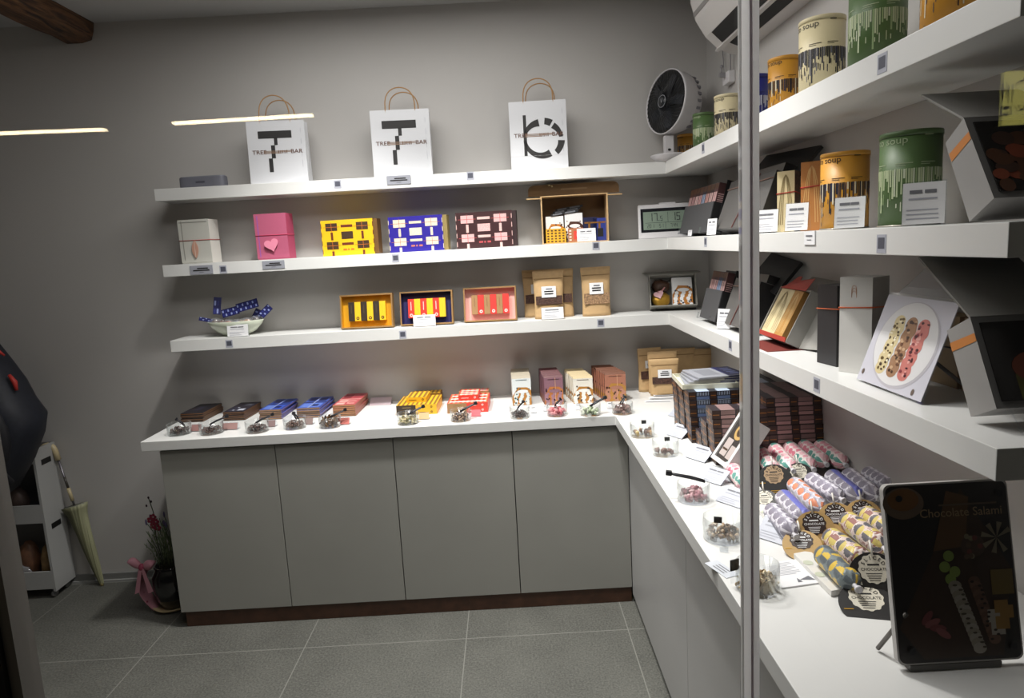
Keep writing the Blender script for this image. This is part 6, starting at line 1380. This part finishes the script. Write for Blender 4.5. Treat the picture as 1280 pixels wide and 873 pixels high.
for k in range(46):
    aa, sp = q.uniform(0, 2 * PI), q.uniform(.02, .1); hh = q.uniform(.12, .26); b0 = Vector((q.uniform(-.04, .04), q.uniform(-.04, .04), .2)); e = b0 + Vector((sp * math.cos(aa), sp * math.sin(aa) * .8, hh)); mid = (b0 + e) / 2 + Vector((0, 0, .03))
    fl.tube([b0, mid, e], .0016, LV[k % 2], n=4)
    for j in range(6):
        p_ = b0 + (e - b0) * (.25 + .12 * j); dv = Vector((q.uniform(-1, 1), q.uniform(-1, 1), .9)).normalized() * .028; sd = dv.cross(Vector((0, 0, 1))).normalized() * .0025
        fl.add([tuple(p_ - sd), tuple(p_ + sd), tuple(p_ + dv)], [(0, 1, 2)], LV[(k + j) % 2])
    if k % 4 == 0: fl.ell(tuple(e), (.005, .005, .016), LF, 6, 5)
fl.build('lavender', t)
of = MB(); st = [(-.03, 0, .2), (-.05, .0, .36), (-.045, 0, .48), (-.06, 0, .56)]; of.tube(st, .0022, mat('stem green', '3c4a2c', .6), n=5)
for k, (xx, zz) in enumerate(((-.05, .42), (-.035, .44), (-.06, .45), (-.045, .465), (-.03, .41))):
    for j in range(5): aa = 2 * PI * j / 5; of.ell((xx + .01 * math.cos(aa), -.01, zz + .01 * math.sin(aa)), (.008, .003, .008), mat('crimson petal', '8a2038', .5), 8, 5)
for xx, zz in ((-.06, .56), (-.05, .54), (-.075, .52)): of.ell((xx, 0, zz), (.005, .004, .007), mat('dark bud', '3a2028', .5), 6, 5)
of.build('flower_stem', t)

# backpack hanging on a coat stand outside the view
t = thing('hanging_backpack', 'dark navy backpack with red zip pulls hanging at the far left', 'backpack', (-3.56, -.30, .57)); o = None
NB_ = mat('navy nylon', '181b26', .6, noise=.25, scale=60); NB2 = mat('black nylon', '101117', .65)
pr_ = [(-.22, 0), (.0, .0), (.10, .06), (.2, .2), (.27, .33), (.295, .42), (.25, .5), (.215, .6), (.16, .7), (.1, .8), (.0, .88), (-.22, .9)]
mb = MB(); n = len(pr_); k = 7; vs, fs = [], []
for j in range(k):
    a = PI * j / (k - 1); dy = -.13 * math.cos(a); s = .82 + .18 * math.sin(a)
    for (xx, zz) in pr_: vs.append(((xx + .22) * s - .22, dy, .44 + (zz - .44) * s))
for j in range(k - 1):
    for i in range(n - 1): fs.append((j * n + i, j * n + i + 1, (j + 1) * n + i + 1, (j + 1) * n + i))
    fs.append((j * n + n - 1, j * n, (j + 1) * n, (j + 1) * n + n - 1))
fs += [tuple(range(n - 1, -1, -1)), tuple(range((k - 1) * n, k * n))]
mb.add(vs, fs, NB_, True); mb.build('body', t)
mb = MB(); mb.ell((.06, -.12, .36), (.17, .055, .2), NB2, 16, 12, T=Matrix.Rotation(R(0), 4, 'Y')); mb.build('front_pocket', t)
mb = MB(); mb.tube([(-.1, -.145, .62), (.03, -.16, .44), (.14, -.16, .26), (.2, -.13, .14)], .02, NB2, n=8); mb.build('shoulder_strap', t)
mb = MB(); mb.tube([(-.15, -.15, .42), (0, -.175, .24), (.12, -.16, .12)], .007, mat('zip line', '2c3040', .4), n=6); mb.build('zip', t)
RDZ = mat('red zip pull', 'b4332c', .5)
MB().tube([(.115, -.06, .73), (.15, -.07, .755), (.19, -.06, .75), (.21, -.05, .725)], .013, RDZ, n=8, taper=[1, 1.2, .8, .3]).build('zip_pull', t)
MB().tube([(.215, -.05, .635), (.235, -.05, .60), (.238, -.05, .56)], .012, RDZ, n=8, taper=[.6, 1, .6]).build('zip_pull', t)
mb = MB(); mb.box(.2, .27, -.07, -.03, .24, .27, NB2, T=Matrix.Rotation(R(-20), 4, 'Y')); mb.build('buckle', t)
MB().tube([(-.2, 0, .86), (-.22, .0, 1.0), (-.16, .02, 1.08), (-.12, .01, .98), (-.1, 0, .84)], .011, NB2, n=8).build('hang_loop', t)
t = thing('coat_stand', 'black coat stand carrying the navy backpack, out at the far left', 'coat stand', (-3.84, -.30, 0))
MB().tube([(0, 0, .02), (0, 0, 1.8)], .016, BLACK, n=12).build('pole', t)
MB().lathe([(0, 0), (.1, 0), (.1, .012), (.02, .024), (0, .024)], BLACK, 24).build('base', t)
for s in (-1, 1): MB().tube([(0, 0, 1.62), (s * .05, 0, 1.60), (s * .09, 0, 1.63), (s * .10, 0, 1.67)], .009, BLACK, n=8).build('hook', t)
